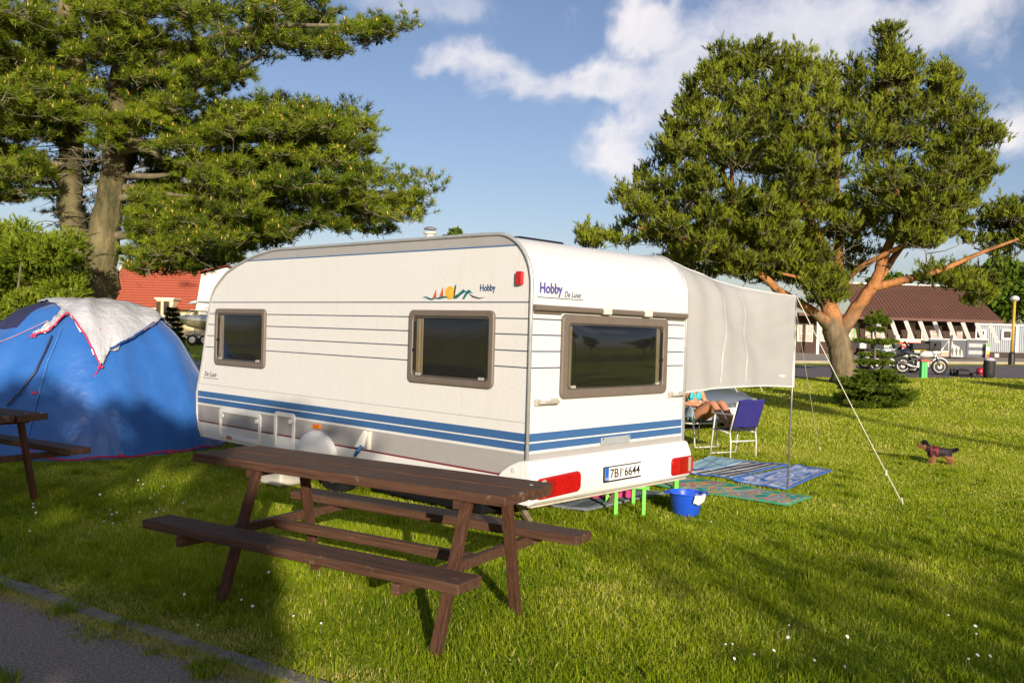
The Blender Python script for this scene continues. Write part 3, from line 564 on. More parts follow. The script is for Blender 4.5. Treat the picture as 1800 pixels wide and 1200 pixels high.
# --- little spruces and the bright shrub
def spruce(name, label, base, h, w, leafm, rng, whorls=10, n=12, L=.05, Wd=.011, droop=.1, group=None, dens=1, tiers=None):
    root = thing(name, label, 'spruce', tuple(base), group=group); mb = MB(); mb.tube([base, base + [0, 0, h * .6], base + [0, 0, h]], [.018 * h, .011 * h, .004], 7).build('trunk', bark_twig, root, world=True)
    TP, TA = [], []; br = MB()
    for i in range(len(tiers) if tiers else whorls):
        t = (i + .3) / whorls; z = h * (.05 + .93 * t); rr = w / 2 * (1 - t) ** .85 * rng.uniform(.8, 1.15) + .03
        if tiers: z, rr = h * tiers[i][0], tiers[i][1]
        for k in range(rng.integers(6, 10)):
            a = rng.uniform(0, 6.28); r1 = rr * rng.uniform(.75, 1.15); s = base + [0, 0, z]; e = base + [math.cos(a) * r1, math.sin(a) * r1, z - droop * r1 + .16 * r1]
            br.tube([s, (s + e) / 2 + [0, 0, -.04 * r1], e], [.008, .006, .003], 3)
            m = max(4, int(26 * r1 / (w / 2) * dens)); u = rng.uniform(.15, 1, m) ** .8; lat = rng.normal(0, .20, m) * r1 * (1.1 - .6 * u); d = (e - s) / np.linalg.norm(e - s); pz = np.array([-d[1], d[0], 0])
            TP.append(s + (e - s) * u[:, None] + pz * lat[:, None] + [0, 0, 1] * rng.normal(0, .02, (m, 1)) * h * .4); TA.append(d + pz * np.sign(lat)[:, None] * .8 + rng.normal(0, .2, (m, 3)))
    tag(br.build('branches', bark_twig, root, world=True), kind='stuff'); TP, TA = np.concatenate(TP), np.concatenate(TA)
    V, F = needles(TP, TA, n, L, Wd, (.3, 1.2), .09, rng); c = np.clip(rng.normal(.45, .2, len(TP)), 0, 1)
    o = np_mesh('crown', V, F, leafm, root, var=np.repeat(c, 3 * n), world=True); o['kind'] = 'stuff'; return root
spr_m = leafmat('spruce_needles', (.03, .065, .008), (.24, .31, .03), .5, .25)
rg = np.random.default_rng(9)
b = G(1535, 716); spruce('spruce', 'small spruce with tiered branches before the pine trunk', b, 2.3, 1.75, spr_m, rg, 17, dens=4.2, L=.08, Wd=.018, tiers=[(.03, .78), (.06, .86), (.10, .90), (.14, .92), (.18, .90), (.22, .84), (.27, .74), (.32, .60), (.37, .44), (.47, .42), (.55, .36), (.69, .46), (.82, .16), (.90, .26), (.94, .20), (1.0, .05)])
b = P(302, 610, 22); b[2] = T(*b[:2]); spruce('spruce', 'small dark spruce between the tent and the caravan', b, 2.0, .85, leafmat('dark_spruce', (.012, .026, .008), (.05, .075, .016)), rg, 15, dens=2.4, L=.08, Wd=.016)
def shrub(name, label, cat, base, blobs, leafm, rng, n=900, size=.05, group=None, sprays=False, trunkm=None, stems=5):
    root = thing(name, label, cat, tuple(base), group=group); V0, F0, C0_ = [], [], []; mb = MB(); base = np.asarray(base, float)
    top = np.mean([c for c, r in blobs], 0)
    for (c, r) in blobs[:max(stems, 1) * 4]:
        mb.tube([base + [rng.normal(0, .1), rng.normal(0, .1), -.1], base * .5 + np.asarray(c) * .5 + rng.normal(0, .1, 3), c], [.05 + .012 * np.linalg.norm(c - base), .035, .012], 6)
    mb.build('trunk', trunkm or bark_twig, root, world=True)
    off = 0
    for (c, r) in blobs:
        d = rng.normal(size=(n, 3)); d /= np.linalg.norm(d, axis=1, keepdims=True); rad = r * rng.uniform(.35, 1.08, n) ** .6; p = c + d * rad[:, None] * [1, 1, .85] + rng.normal(0, .06, (n, 3)) * r
        v = np.clip(rng.normal(.5, .1) + rng.normal(0, .16, n), 0, 1)
        if sprays:
            V, F = needles(p, d * .7 + [0, 0, .45] + rng.normal(0, .3, (n, 3)), 7, size, size * .22, (.1, .7), size * .6, rng); V0.append(V); F0.append(F + off); C0_.append(np.repeat(v, 21)); off += len(V)
        else:
            V, F = leaves(p, size, rng); V0.append(V); F0.append(F + off); C0_.append(np.repeat(v, 4)); off += len(V)
    o = np_mesh('crown', np.concatenate(V0), np.concatenate(F0), leafm, root, var=np.concatenate(C0_), world=True); o['kind'] = 'stuff'; return root
rg = np.random.default_rng(31)
thuja_m = leafmat('bright_cypress', (.07, .13, .010), (.32, .39, .03), .5, .3)
bl = sample_blobs([(-120, 420), (-60, 385), (20, 375), (90, 385), (135, 420), (152, 500), (150, 560), (60, 600), (-120, 640)], 15.4, 1.0, 30, rg, 3000, .55, maxn=60)
b = P(20, 600, 15.4); b[2] = 0
shrub('cypress_shrub', 'bright yellow-green feathery evergreen shrub behind the tent', 'shrub', b, bl, thuja_m, rg, 260, .085, sprays=True)
leaf_far = leafmat('broad_leaves', (.04, .09, .010), (.18, .26, .025), .5, .3)
def far_tree(label, px, py, d, rw, rh, rng, n=260, size=.22, group=None, name='leafy_tree'):
    c = P(px, py, d); base = c.copy(); base[2] = T(*c[:2]); bl = []
    for _ in range(16):
        q = rng.normal(size=3); q /= np.linalg.norm(q); bl.append((c + q * [rw * .6, rw * .6, rh * .6] * rng.uniform(.3, 1), rng.uniform(.28, .45) * min(rw, rh)))
    return shrub(name, label, 'tree', base, bl, leaf_far, rng, n, size, group, stems=3)
far_tree('round green treetop showing just above the caravan roof', 803, 425, 70, 1.7, 1.2, rg, 200, .18)
far_tree('bright leafy tree right behind the yellow lamp post', 1790, 500, 72, 4.0, 4.5, rg, 420, .26)
far_tree('leafy tree behind the right end of the brown roof', 1725, 520, 76, 3.6, 3.2, rg, 420, .26)
far_tree('leafy tree behind the left half of the brown roof', 1560, 520, 80, 4.5, 3.0, rg, 420, .28)
far_tree('dark leafy tree farthest left beyond the red-roofed house', 40, 470, 60, 4.0, 4.0, rg, 300, .26)
far_tree('leafy tree beyond the right-hand grey cabin, at the picture edge', 1880, 500, 78, 5, 5, rg, 300, .28)
# --- trees standing behind the viewer: their shade lies over the left of the lawn and the near right
SN, SD = np.array([.973, .23, 0]), np.array([-.23, .973, 0])
rg = np.random.default_rng(77)
def shade_tree(label, cells, a, n, size, rng, base_s):
    bl = [(SN * s + SD * (a + rng.uniform(-.5, .5)) + np.array([0, 0, z]), r) for (s, z, r) in cells]
    b = SN * base_s + SD * a; return shrub('leafy_tree', label, 'tree', b, bl, leaf_far, rng, n, size, stems=4)
cells = []
for s in np.arange(-10.7, -.75, .62):
    top = np.interp(s, [-10, -3.3, -1.5, -.5], [7.1, 6.45, 5.75, 5.45])
    for z in list(np.arange(2.6, top - .7, .62)) + [top - .38]: cells.append((s + rg.uniform(-.1, .1), z + rg.uniform(-.08, .08), .46))
for s, z in ((-.40, 2.7), (-.36, 3.1), (-.34, 3.5), (-.36, 3.9), (-.38, 4.1), (-.78, 4.5), (-.8, 5.0), (-.75, 5.3)): cells.append((s, z, .30))
thin = []
for s in np.arange(-1.9, .62, .22):
    z = np.interp(s, [-1.5, -.93, -.5, .19, .5], [6.17, 6.05, 5.92, 5.70, 5.45]); thin += [(s, z - .22, .26), (s, z - .48, .26)]
shade_tree('slim tree with thin foliage behind the viewer', thin, -9.6, 26, .085, rg, -1.2)
shade_tree('dense leafy tree behind the viewer, shading the tent', cells, -9, 210, .11, rg, -4)
cells = []
for s in np.arange(2.75, 12, .6):
    top = np.interp(s, [2.7, 3.2, 5.5, 8, 12], [3.85, 4.25, 3.9, 3.75, 4.4])
    for z in np.arange(1.8, top - .2, .6): cells.append((s + rg.uniform(-.15, .15), z + rg.uniform(-.1, .1), .56))
shade_tree('lower bushy tree behind the viewer, shading the near right grass', cells, -9, 105, .085, rg, 6)
def side_tree(label, x, y, h, w, z0, rng, n=300):
    bl = []
    for _ in range(26):
        q = rng.normal(size=3); q /= np.linalg.norm(q); bl.append((np.array([x, y, (h + z0) / 2]) + q * [w / 2, w / 2, (h - z0) / 2] * rng.uniform(.3, .9), rng.uniform(.18, .3) * w))
    return shrub('leafy_tree', label, 'tree', np.array([x, y, T(x, y)]), bl, leaf_far, rng, n, .28, stems=2)
for lab, x, y, h, w, z0 in (('leafy tree out of view to the right, its shade crossing the far lawn', 25.5, 3, 8.2, 5, 3.6), ('slender tree behind the viewer to the right', 12.9, -4, 8.2, 1.5, 6.4), ('rounded tree far off to the right of the viewer', 52, 10, 9, 8, 2),
                            ('wide tree far right, beyond the rounded one', 60, 26, 10, 9, 1.5), ('leafy tree at the far right hedge line', 48, -6, 7, 9, .8), ('tall leafy tree at the far right corner', 66, -10, 13, 9, 1.5), ('last tree of the far right row', 75, 40, 11, 12, 1)):
    side_tree(lab, x, y, h, w, z0, rg)

# ================================================================== caravan
white = mat('caravan_white', (.70, .692, .672), .38, col2=(.665, .65, .615), scale=4, bump=.22, bscale=34, stretch=(2.5, 2.5, .5), thr=(.5, .85), flatbump=True)
white_s = mat('white_plastic', (.80, .79, .76), .35, var=.03, scale=4)
cream = mat('cream_plastic', (.72, .68, .56), .4, var=.05)
alu = mat('aluminium_trim', (.50, .50, .50), .4, metal=.4, var=.1, scale=20)
greyp = mat('grey_paint', (.36, .345, .34), .4, var=.04, bump=.08, bscale=55)
blue_b = mat('blue_stripe', (.045, .125, .30), .35, var=.04)
pin_b = mat('pin_stripe', (.06, .075, .13), .4, var=.05)
maroon = mat('maroon_line', (.18, .012, .03), .4, var=.1)
frame_m = mat('window_frame', (.16, .128, .105), .45, var=.08, scale=10)
dark_in = mat('window_interior', (.018, .017, .016), .8, var=.3, scale=4)
curtain = mat('curtain', (.42, .33, .20), .9, var=.15, scale=20, stretch=(8, 8, .5))
pane_m = glassmat('window_glass', .8, .05, ior=1.7)
pane_r = glassmat('rear_window_glass', .7, .05, ior=2.1)
red_l = mat('red_lens', (.42, .004, .008), .12, var=.25, scale=30, coat=.6)
amber_l = mat('amber_lens', (.70, .17, .01), .2, var=.2, scale=30, coat=.5)
black = mat('black_plastic', (.012, .012, .013), .5, var=.2)
rubber = mat('rubber', (.016, .016, .017), .8, var=.2)
steel = mat('steel', (.38, .37, .34), .4, metal=.7, var=.15, scale=12)
rust = mat('jack_steel', (.22, .18, .12), .6, metal=.3, var=.3, scale=15)
navy_t = mat('navy_print', (.03, .05, .20), .5, var=.02)
CV = thing('caravan', 'white touring caravan with twin blue stripes parked on the grass', 'caravan', tuple(C0), CR)
prof = [(0, .34), (0, 2.02)] + [(.40 - .40 * math.cos(R(a)), 2.06 + .424 * math.sin(R(a))) for a in range(6, 91, 7)] + [(.6, 2.487), (3.6, 2.487), (3.74, 2.48), (4.0, 2.445), (4.2, 2.405), (4.45, 2.34), (4.66, 2.262), (4.82, 2.17), (4.92, 2.09), (4.985, 2.01), (5.025, 1.92), (5.10, 1.55), (5.175, 1.2), (5.25, .97), (5.285, .85), (5.27, .6), (5.22, .45), (5.14, .34)]
mx_i = max(range(len(prof)), key=lambda i: prof[i][1])
def yr(z): return np.interp(z, [p[1] for p in prof[:14]], [p[0] for p in prof[:14]])
def yf(z):
    q = prof[15:][::-1]; return np.interp(z, [p[1] for p in q], [p[0] for p in q])
CW = 2.30
for x, nm in ((0, 'side_wall'), (CW, 'side_wall')):
    t_ = .02 if x == 0 else -.02
    MB().prism(prof, lambda a, b, d: (d, a, b), x, x + t_).build(nm, white, CV)
sh_ = MB(); n = len(prof)
ip = [(p[0] + (.004 if i < 3 else 0), p[1] - .004) for i, p in enumerate(prof)]
sh_.add([(x, a, b) for x in (.021, CW - .021) for a, b in ip], [(i, i + 1, n + i + 1, n + i) for i in range(n - 1)])
sh_.build('roof_shell', white, CV, smooth=True)
MB().box(.05, CW - .05, .1, 5.1, .345, .36).build('floor', black, CV)
for x in (-.006, CW + .006):
    MB().tube([(x, a - (.006 if i < 14 else 0), b + (.008 if 3 < i < 22 else 0)) for i, (a, b) in enumerate([(0, .66)] + prof[1:])], .016, 8).build('edge_trim', alu, CV, smooth=True)
def band(name, z0, z1, m, ya=None, yb=None, off=.003):
    zs = np.linspace(z0, z1, 2 if z1 - z0 < .03 else 5)
    lo = [(yr(z) + .004 if ya is None else ya, z) for z in zs]; hi = [((yf(z) - .012) if yb is None else yb, z) for z in zs]
    return MB().prism(lo + hi[::-1], lambda a, b, d: (-d, a, b), .0, off).build(name, m, CV)
for z in (1.931, 1.80, 1.672, 1.54, 1.407): band('pin_stripe', z - .0045, z + .0045, pin_b)
band('roof_band', 2.402, 2.476, greyp); band('roof_line', 2.386, 2.398, blue_b)
band('blue_stripe', .814, .880, blue_b); band('blue_stripe', .740, .800, blue_b)
band('panel_seam', .966, .969, mat('seam_grey', (.3, .29, .27), .6)); band('grey_panel', .532, .716, greyp); band('maroon_line', .515, .530, maroon)
def rband(name, z0, z1, m, x0=.02, x1=CW - .02): MB().box(x0, x1, -.003, .001, z0, z1).build(name, m, CV)
for z in (1.80, 1.672, 1.54, 1.407): rband('pin_stripe', z - .0045, z + .0045, pin_b)
rband('blue_stripe', .814, .880, blue_b); rband('blue_stripe', .740, .800, blue_b); rband('grey_panel', .655, .716, greyp)
FS = lambda a, b, d: (-d, a, b)             # on the left wall: a along the wall, b up, d outwards
FR = lambda a, b, d: (a, -d, b)             # on the rear wall
def window(a0, a1, b0, b1, fn, pane, fw=.055, cur=True, bulge=.02, flip=1):
    fr = MB().ring(rrect(a0, a1, b0, b1, .05), rrect(a0 + fw, a1 - fw, b0 + fw, b1 - fw, .035), fn, 0, .032).build('window_frame', frame_m, CV, bevel=.010, seg=3)
    MB().ring(rrect(a0 + fw - .004, a1 - fw + .004, b0 + fw - .004, b1 - fw + .004, .035), rrect(a0 + fw + .018, a1 - fw - .018, b0 + fw + .018, b1 - fw - .018, .03), fn, .002, .02).build('inner_frame', mat('inner_frame', (.075, .065, .055), .4), fr, bevel=.004)
    MB().prism(rrect(a0 + fw - .01, a1 - fw + .01, b0 + fw - .01, b1 - fw + .01, .03), fn, .001, .0035).build('interior', dark_in, fr)
    c0, c1, d0, d1 = a0 + fw + .02, a1 - fw - .02, b0 + fw + .02, b1 - fw - .02
    if cur:
        for (u0, u1) in (((c1 - .10, c1 - .01),) if flip > 0 else ((c0 + .01, c0 + .05), (c1 - .07, c1 - .01))):
            MB().grid(lambda u, v: fn(u0 + (u1 - u0) * u, d0 + (d1 - d0) * v, .007 + .003 * math.sin(u * 12)), 12, 2).build('curtain', curtain, fr, smooth=True)
    g = MB().grid(lambda u, v: fn(c0 - .025 + (c1 - c0 + .05) * u, d0 - .025 + (d1 - d0 + .05) * v, .013 + bulge * (1 - (2 * u - 1) ** 4) * (1 - (2 * v - 1) ** 4)), 24, 16)
    g.build('pane', pane, fr, smooth=True)
    for q in (c0 + .06, c1 - .06): MB().prism(rrect(q - .03, q + .03, d0 - .012, d0 + .012, .005, 2), fn, .016, .03).build('catch', mat('catch_grey', (.38, .36, .33), .4), fr)
    st2 = MB().prism([(c1 - .004, d0 + .03), (c1 + .010, d0 + .03), (c1 + .010, d1 - .03), (c1 - .004, d1 - .03)], fn, .014, .024); st2.prism(rrect(c1 - .02, c1 + .02, (d0 + d1) / 2 - .05, (d0 + d1) / 2 - .02, .005, 2), fn, .014, .03)
    st2.build('stay', black, fr)
window(3.812, 4.872, 1.212, 1.858, FS, pane_m); window(.380, 1.440, 1.215, 1.862, FS, pane_m)
window(.378, 1.955, 1.148, 1.850, FR, pane_r, fw=.075, bulge=.045, flip=-1)
# awning rail across the rear with two cream clips and the gutter under it
MB().prism([(.0, 1.872), (.02, 1.862), (.045, 1.872), (.05, 1.90), (.03, 1.915), (0, 1.915)], lambda a, b, d: (d, -a, b), .02, CW - .02).build('rear_rail', frame_m, CV, bevel=.004)
for xa_, xb_ in ((.03, .37), (1.96, CW - .03)): MB().box(xa_, xb_, -.02, 0, 1.846, 1.858).build('rail_lip', frame_m, CV)
for x in (.955, 1.585): MB().box(x - .055, x + .055, -.06, -.012, 1.862, 1.928).build('rail_clip', cream, CV, bevel=.008)
# grab handles
for x0, x1 in ((.07, .35), (2.03, 2.29)):
    h = MB(); h.tube([(x0 + .03, 0, 1.128), (x0 + .03, -.045, 1.128), (x0 + .06, -.06, 1.130), (x1 - .06, -.06, 1.130), (x1 - .03, -.045, 1.128), (x1 - .03, 0, 1.128)], .015, 8)
    h.box(x0, x0 + .07, -.02, 0, 1.10, 1.155).box(x1 - .07, x1, -.02, 0, 1.10, 1.155); h.build('grab_handle', mat('handle_grey', (.42, .39, .34), .45), CV, bevel=.004)
# vent plate on the lower stripe
vp = MB().prism(rrect(.965, 1.40, .722, .785, .008, 2), FR, .003, .016).build('vent_plate', mat('vent_grey', (.33, .36, .38), .5), CV, bevel=.003)
for x in (.99, 1.375): MB().lathe([(.007, -.019), (.007, -.015)], 8, (x, 0, .772), 'y').build('screw', black, vp)
# marker lights
ml = MB().prism(rrect(.085, .145, 2.068, 2.178, .012, 3), FS, .0, .038).build('marker_light', red_l, CV, bevel=.006)
for a, b in ((2.835, .677), (4.50, .395)):
    MB().prism(rrect(a - .062, a + .062, b - .022, b + .022, .008, 3), FS, 0, .022).build('side_reflector', amber_l, CV, bevel=.005)
# service flaps and hatch frames on the lower left wall
for a0, a1, b0, b1 in ((3.86, 4.74, .375, .715), (3.215, 3.60, .36, .77)):
    f_ = MB().ring(rrect(a0, a1, b0, b1, .045), rrect(a0 + .048, a1 - .048, b0 + .048, b1 - .048, .03), FS, .002, .022).build('hatch_frame', white_s, CV, bevel=.008)
    for q in ((a0 + .075, a1 - .075) if a1 - a0 > .5 else (a0 + .075,)): MB().lathe([(.026, -.03), (.026, -.012), (.008, -.004)], 12, (0, q, b1 - .085), 'x').build('hatch_lock', white_s, f_, smooth=False)
wc = MB()
wc.loft([[(-.002 - dd, 2.82 + rr * math.cos(t), .36 + rr * .80 * math.sin(t)) for t in np.linspace(0, math.pi, 22)] for rr, dd in ((.345, .0), (.335, .035), (.30, .055), (.15, .07), (.01, .072))], cap=False).build('wheel_arch_cover', white_s, CV, smooth=True)
vb = MB().prism([(1.99, .70), (2.03, .715), (2.17, .545), (2.06, .545)], FS, .01, .05).build('filler_flap', white_s, CV, bevel=.004)
MB().box(-.035, 0, 1.965, 1.995, .54, .71).build('flap_hinge', cream, vb)
MB().tube([(-.04, 2.05, .565), (-.075, 2.07, .52), (-.07, 2.12, .47)], [.02, .024, .016], 8).build('hose_tap', mat('tap_blue', (.02, .10, .26), .4), vb)
# bumper with lamps and plate
bs = [(.0, .668), (-.03, .668), (-.055, .655), (-.085, .60), (-.105, .555), (-.108, .42), (-.095, .345), (-.06, .318), (.0, .312)]
bp = MB(); ring_x = []
for x, k in ((-.035, .72), (-.02, .93), (.02, 1), (.60, 1.0), (.64, .86), (1.75, .86), (1.79, 1.0), (2.28, 1), (2.32, .93), (2.335, .72)):
    ring_x.append([(x, y * k if z > .33 else y, z) for y, z in bs])
bp.loft(ring_x).build('bumper', white_s, CV, smooth='auto', bevel=.006); BU = bpy.data.objects['bumper']
for x in (-.034, CW + .012):
    MB().prism([(0, .668), (.06, .655), (.16, .61), (.24, .555), (.30, .49), (.325, .42), (.335, .32), (0, .315)], lambda a, b, d: (x + d, a, b), 0, .022).build('bumper_end', white_s, BU, bevel=.006)
MB().lathe([(.022, -.045), (.022, -.03)], 14, (0, .10, .585), 'x').build('cap_screw', mat('cap_white', (.7, .69, .66), .4), BU)
MB().box(.0, CW, -.06, -.02, .296, .314).build('bumper_lip', mat('dirty_white', (.45, .41, .32), .6, var=.2), BU)
for x0, x1, sgn in ((.0, .555, 1), (1.95, 2.325, -1)):
    pts = rrect(x0, x1, .362, .535, .05, 5)
    pts = [(a, b - (.018 if (a - (x0 + x1) / 2) * sgn > 0 else 0) * 0 + (.02 * ((a - x0) / (x1 - x0)) if sgn > 0 else .0)) for a, b in pts]
    tl = MB().prism(pts, FR, .095, .128).build('tail_light', red_l, BU, bevel=.014, seg=3)
    xc = x0 + .075 if sgn > 0 else x1 - .075
    MB().prism(rrect(xc - .022, xc + .022, .385, .525, .012, 3), FR, .12, .134).build('reversing_lens', mat('grey_lens', (.34, .32, .26), .25, coat=.5), tl, bevel=.004)
    MB().prism(rrect(xc + .05 * sgn, xc + .13 * sgn, .39, .52, .01, 2) if sgn > 0 else rrect(xc - .16, xc - .06, .385, .525, .01, 2), FR, .127, .1315).build('indicator_lens', mat('indicator_red', (.30, .006, .006), .2, coat=.5), tl)
pl = MB().prism(rrect(.895, 1.455, .408, .545, .012, 3), FR, .093, .108).build('number_plate_frame', black, BU, bevel=.003)
pw = MB().prism(rrect(.905, 1.445, .424, .537, .008, 3), FR, .1085, .111).build('number_plate', mat('plate_white', (.78, .78, .76), .4, var=.03), pl)
MB().prism(rrect(.905, .955, .424, .537, .004, 2), FR, .1115, .1125).build('plate_band', mat('plate_blue', (.01, .12, .55), .4, var=.02), pl)
text('CZ', 'plate_letters', mat('plate_white', None), pl, (.912, -.1126, .432), (1, 0, 0), (0, 0, 1), .035, .018, .01)
text('7B1', 'plate_letters', black, pl, (.975, -.1115, .442), (1, 0, 0), (0, 0, 1), .165, .078, .012)
text('6644', 'plate_letters', black, pl, (1.19, -.1115, .442), (1, 0, 0), (0, 0, 1), .235, .078, .012)
MB().lathe([(.009, -.1125), (.009, -.1112)], 10, (1.163, 0, .502), 'y').build('plate_dot', red_l, pl)
# lettering and the painted motif
text('Hobby', 'lettering', mat('violet_print', (.075, .075, .33), .5, var=.03), CV, (.10, -.0015, 1.985), (1, 0, 0), (0, 0, 1), .285, .112, .022)
text('De Luxe', 'lettering', navy_t, CV, (.415, -.0015, 1.992), (1, 0, 0), (0, 0, 1), .215, .046, .0, .25)
MB().box(.075, .665, -.003, 0, 1.974, 1.979).build('lettering_rule', pin_b, CV)
text('Hobby', 'lettering', mat('blue_print', (.015, .06, .18), .5, var=.03), CV, (-.0015, .575, 2.005), (0, -1, 0), (0, 0, 1), .18, .075, .022)
text('De Luxe', 'lettering', black, CV, (-.0015, 5.12, 1.062), (0, -1, 0), (0, 0, 1), .27, .055, 0, .25)
MB().box(-.003, 0, 4.80, 5.15, 1.038, 1.043).build('lettering_rule', maroon, CV)
logo = lambda pts, nm, m, d=.003: MB().prism([(1.30 - a * .80, 1.955 + b * .115) for a, b in pts], FS, .0, d).build(nm, m, CV)
teal, tealb = mat('teal_print', (.012, .13, .15), .5, var=.2, scale=30), mat('dark_print', (.03, .035, .03), .5)
sun_p = mat('sun_print', (.75, .33, .03), .5, col2=(.85, .55, .08), scale=12)
logo([(0.455 + .085 * math.cos(t), .50 + .50 * math.sin(t)) for t in np.linspace(0, 6.2, 24)], 'motif_sun', sun_p)
def wave(x0, x1, y0, amp, th, nm, m, ph=0, d=.004):
    xs_ = np.linspace(x0, x1, 20); u = (xs_ - x0) / (x1 - x0); c = y0 + amp * np.sin(u * 6.28 + ph); t = th * np.sin(np.clip(u, .02, .98) * 3.14)
    logo([(a, b) for a, b in zip(xs_, c + t)] + [(a, b) for a, b in zip(xs_[::-1], (c - t)[::-1])], nm, m, d)
wave(0, .24, .10, .08, .07, 'motif_wave', teal, .5); wave(.2, .44, .13, .05, .08, 'motif_wave', teal, 3.4)
logo([(.17, .08), (.225, .78), (.235, .12)], 'motif_sail', mat('sail_print', (.55, .11, .05), .5)); logo([(.275, .12), (.335, .95), (.345, .15)], 'motif_sail', mat('sail_print', None))
logo([(.51, .02), (.50, .22), (.575, .40), (.655, .75), (.70, .58), (.64, .42), (.56, .08)], 'motif_mountain', teal); logo([(.64, .02), (.67, .02), (.72, .40), (.76, .50), (.80, .45), (.74, .72), (.70, .58)], 'motif_mountain', teal, .0035)
logo([(.72, .50), (.80, .26), (.90, .10), (.99, .16), (.90, .02), (.80, .14)], 'motif_slope', tealb); logo([(.505, .30), (.52, 1.0), (.545, 1.15), (.53, .3)], 'motif_palm', teal)
# roof fittings
rv = MB().prism(rrect(2.35, 2.95, .35, .85, .06, 4), lambda a, b, d: (b, a, 2.49 + d), 0, .06).build('roof_vent', white_s, CV, bevel=.02)
ch_ = MB().lathe([(.045, 2.47), (.045, 2.60), (.065, 2.605), (.065, 2.625), (.04, 2.63)], 14, (.45, 1.72, 0)).build('flue', mat('flue_cream', (.55, .5, .42), .5), CV, smooth='auto')
MB().lathe([(.06, 2.645), (.065, 2.66), (.03, 2.672)], 14, (.45, 1.72, 0)).build('flue_cap', steel, ch_)
MB().prism([(.55, 0), (.95, 0), (.85, .05), (.6, .05)], lambda a, b, d: (d, a, 2.486 + b), .5, 1.1).build('roof_hatch', black, CV, bevel=.01)
# running gear
def cwheel(x, s):
    w = MB().lathe([(.16, -.08), (.27, -.085), (.30, -.06), (.305, 0), (.30, .06), (.27, .085), (.16, .08)], 32, (x, 2.72, .305), 'x').build('wheel', rubber, CV, smooth=True)
    hub = MB(); cx = x - .088 * s
    ro = [(2.72 + .19 * math.cos(t), .305 + .19 * math.sin(t)) for t in np.linspace(0, 2 * math.pi, 40, endpoint=False)]; 
    hub.prism([(2.72 + .195 * math.cos(t), .305 + .195 * math.sin(t)) for t in np.linspace(0, 6.283, 32, endpoint=False)], lambda a, b, d: (cx + d * s, a, b), -.006, .02)
    hub.lathe([(.06, 0), (.05, -.03 * s), (.0, -.035 * s)], 16, (cx, 2.72, .305), 'x')
    hub.build('hub_cap', mat('hub_silver', (.45, .47, .50), .35, metal=.4), w, smooth='auto')
    for k in range(8):
        a = k * .785; ho = MB(); ho.lathe([(.034, -.012 * s), (.034, .0)], 12, (cx - .002 * s, 2.72 + .135 * math.cos(a), .305 + .135 * math.sin(a)), 'x'); ho.build('hub_hole', black, w)
cwheel(.20, 1); cwheel(CW - .20, -1)
MB().box(.30, 2.0, 2.66, 2.78, .27, .35).build('axle', black, CV); MB().box(.28, 2.0, .75, 2.28, .075, .344).build('underfloor_shade_box', mat('matt_black', (.008, .008, .009), .9, spec=.1), CV, bevel=.02)  # black box added under the floor to darken the gap beneath the caravan
MB().bar((.35, .0, .33), (.35, 5.2, .33), .06, .08).bar((1.95, .0, .33), (1.95, 5.2, .33), .06, .08).bar((.35, 5.0, .33), (1.15, 6.4, .40), .05, .08).bar((1.95, 5.0, .33), (1.15, 6.4, .40), .05, .08).build('chassis', black, CV)
MB().tube([(1.15, 6.3, .42), (1.15, 6.3, .1), (1.15, 6.3, .02)], .03, 8).lathe([(.10, -.03), (.10, .03)], 16, (1.15, 6.3, .1), 'x').build('jockey_wheel', steel, CV)
gb = MB().prism([(5.2, .36), (5.2, .95), (5.35, .93), (5.55, .75), (5.6, .36)], lambda a, b, d: (d, a, b), .35, 1.95).build('gas_locker', white_s, CV, bevel=.03)
for x, lean in ((.45, .35), (1.95, -.32)):
    top = (x, .45, .34); ft = (x + lean * .3, .45, .0)
    j = MB().bar((x - lean * .35, .48, .34), (x + lean * .45, .48, .02), .05, .045).build('corner_jack', rust, CV, bevel=.003); 
    MB().bar((x + lean * .9, .48, .33), (x + lean * .15, .48, .14), .022, .022).build('jack_stay', rust, j)
    MB().box(x + lean * .45 - .06, x + lean * .45 + .06, .40, .56, 0, .02).build('jack_foot', rust, j)

# ================================================================== picnic tables
def wood_mat():
    m = mat('brown_painted_wood', (.050, .0235, .014), .62, col2=(.118, .062, .038), scale=7, bump=.7, bscale=16, stretch=(.35, 6, 6), spec=.25); t = m.node_tree; b = t.nodes['Principled BSDF']
    tx = t.nodes.new('ShaderNodeTexCoord'); n = t.nodes.new('ShaderNodeTexNoise'); n.inputs['Scale'].default_value = 9; n.inputs['Detail'].default_value = 9; n.inputs['Roughness'].default_value = .7; t.links.new(tx.outputs['Object'], n.inputs['Vector'])
    r = t.nodes.new('ShaderNodeValToRGB'); r.color_ramp.elements[0].position = .61; r.color_ramp.elements[1].position = .71; t.links.new(n.outputs['Fac'], r.inputs[0])
    mx_ = t.nodes.new('ShaderNodeMix'); mx_.data_type = 'RGBA'; old = b.inputs['Base Color'].links[0].from_socket; t.links.new(old, mx_.inputs['A']); mx_.inputs['B'].default_value = (.25, .18, .125, 1); t.links.new(r.outputs[0], mx_.inputs['Factor']); t.links.new(mx_.outputs['Result'], b.inputs['Base Color'])
    return m
wood = wood_mat()
wood_l = mat('brown_painted_legs', (.044, .018, .010), .68, col2=(.095, .043, .024), scale=7, bump=.6, bscale=16, stretch=(6, 6, .4), spec=.25)
TU, TV_ = Vector((-.857, .514, 0)), Vector((.514, .857, 0))
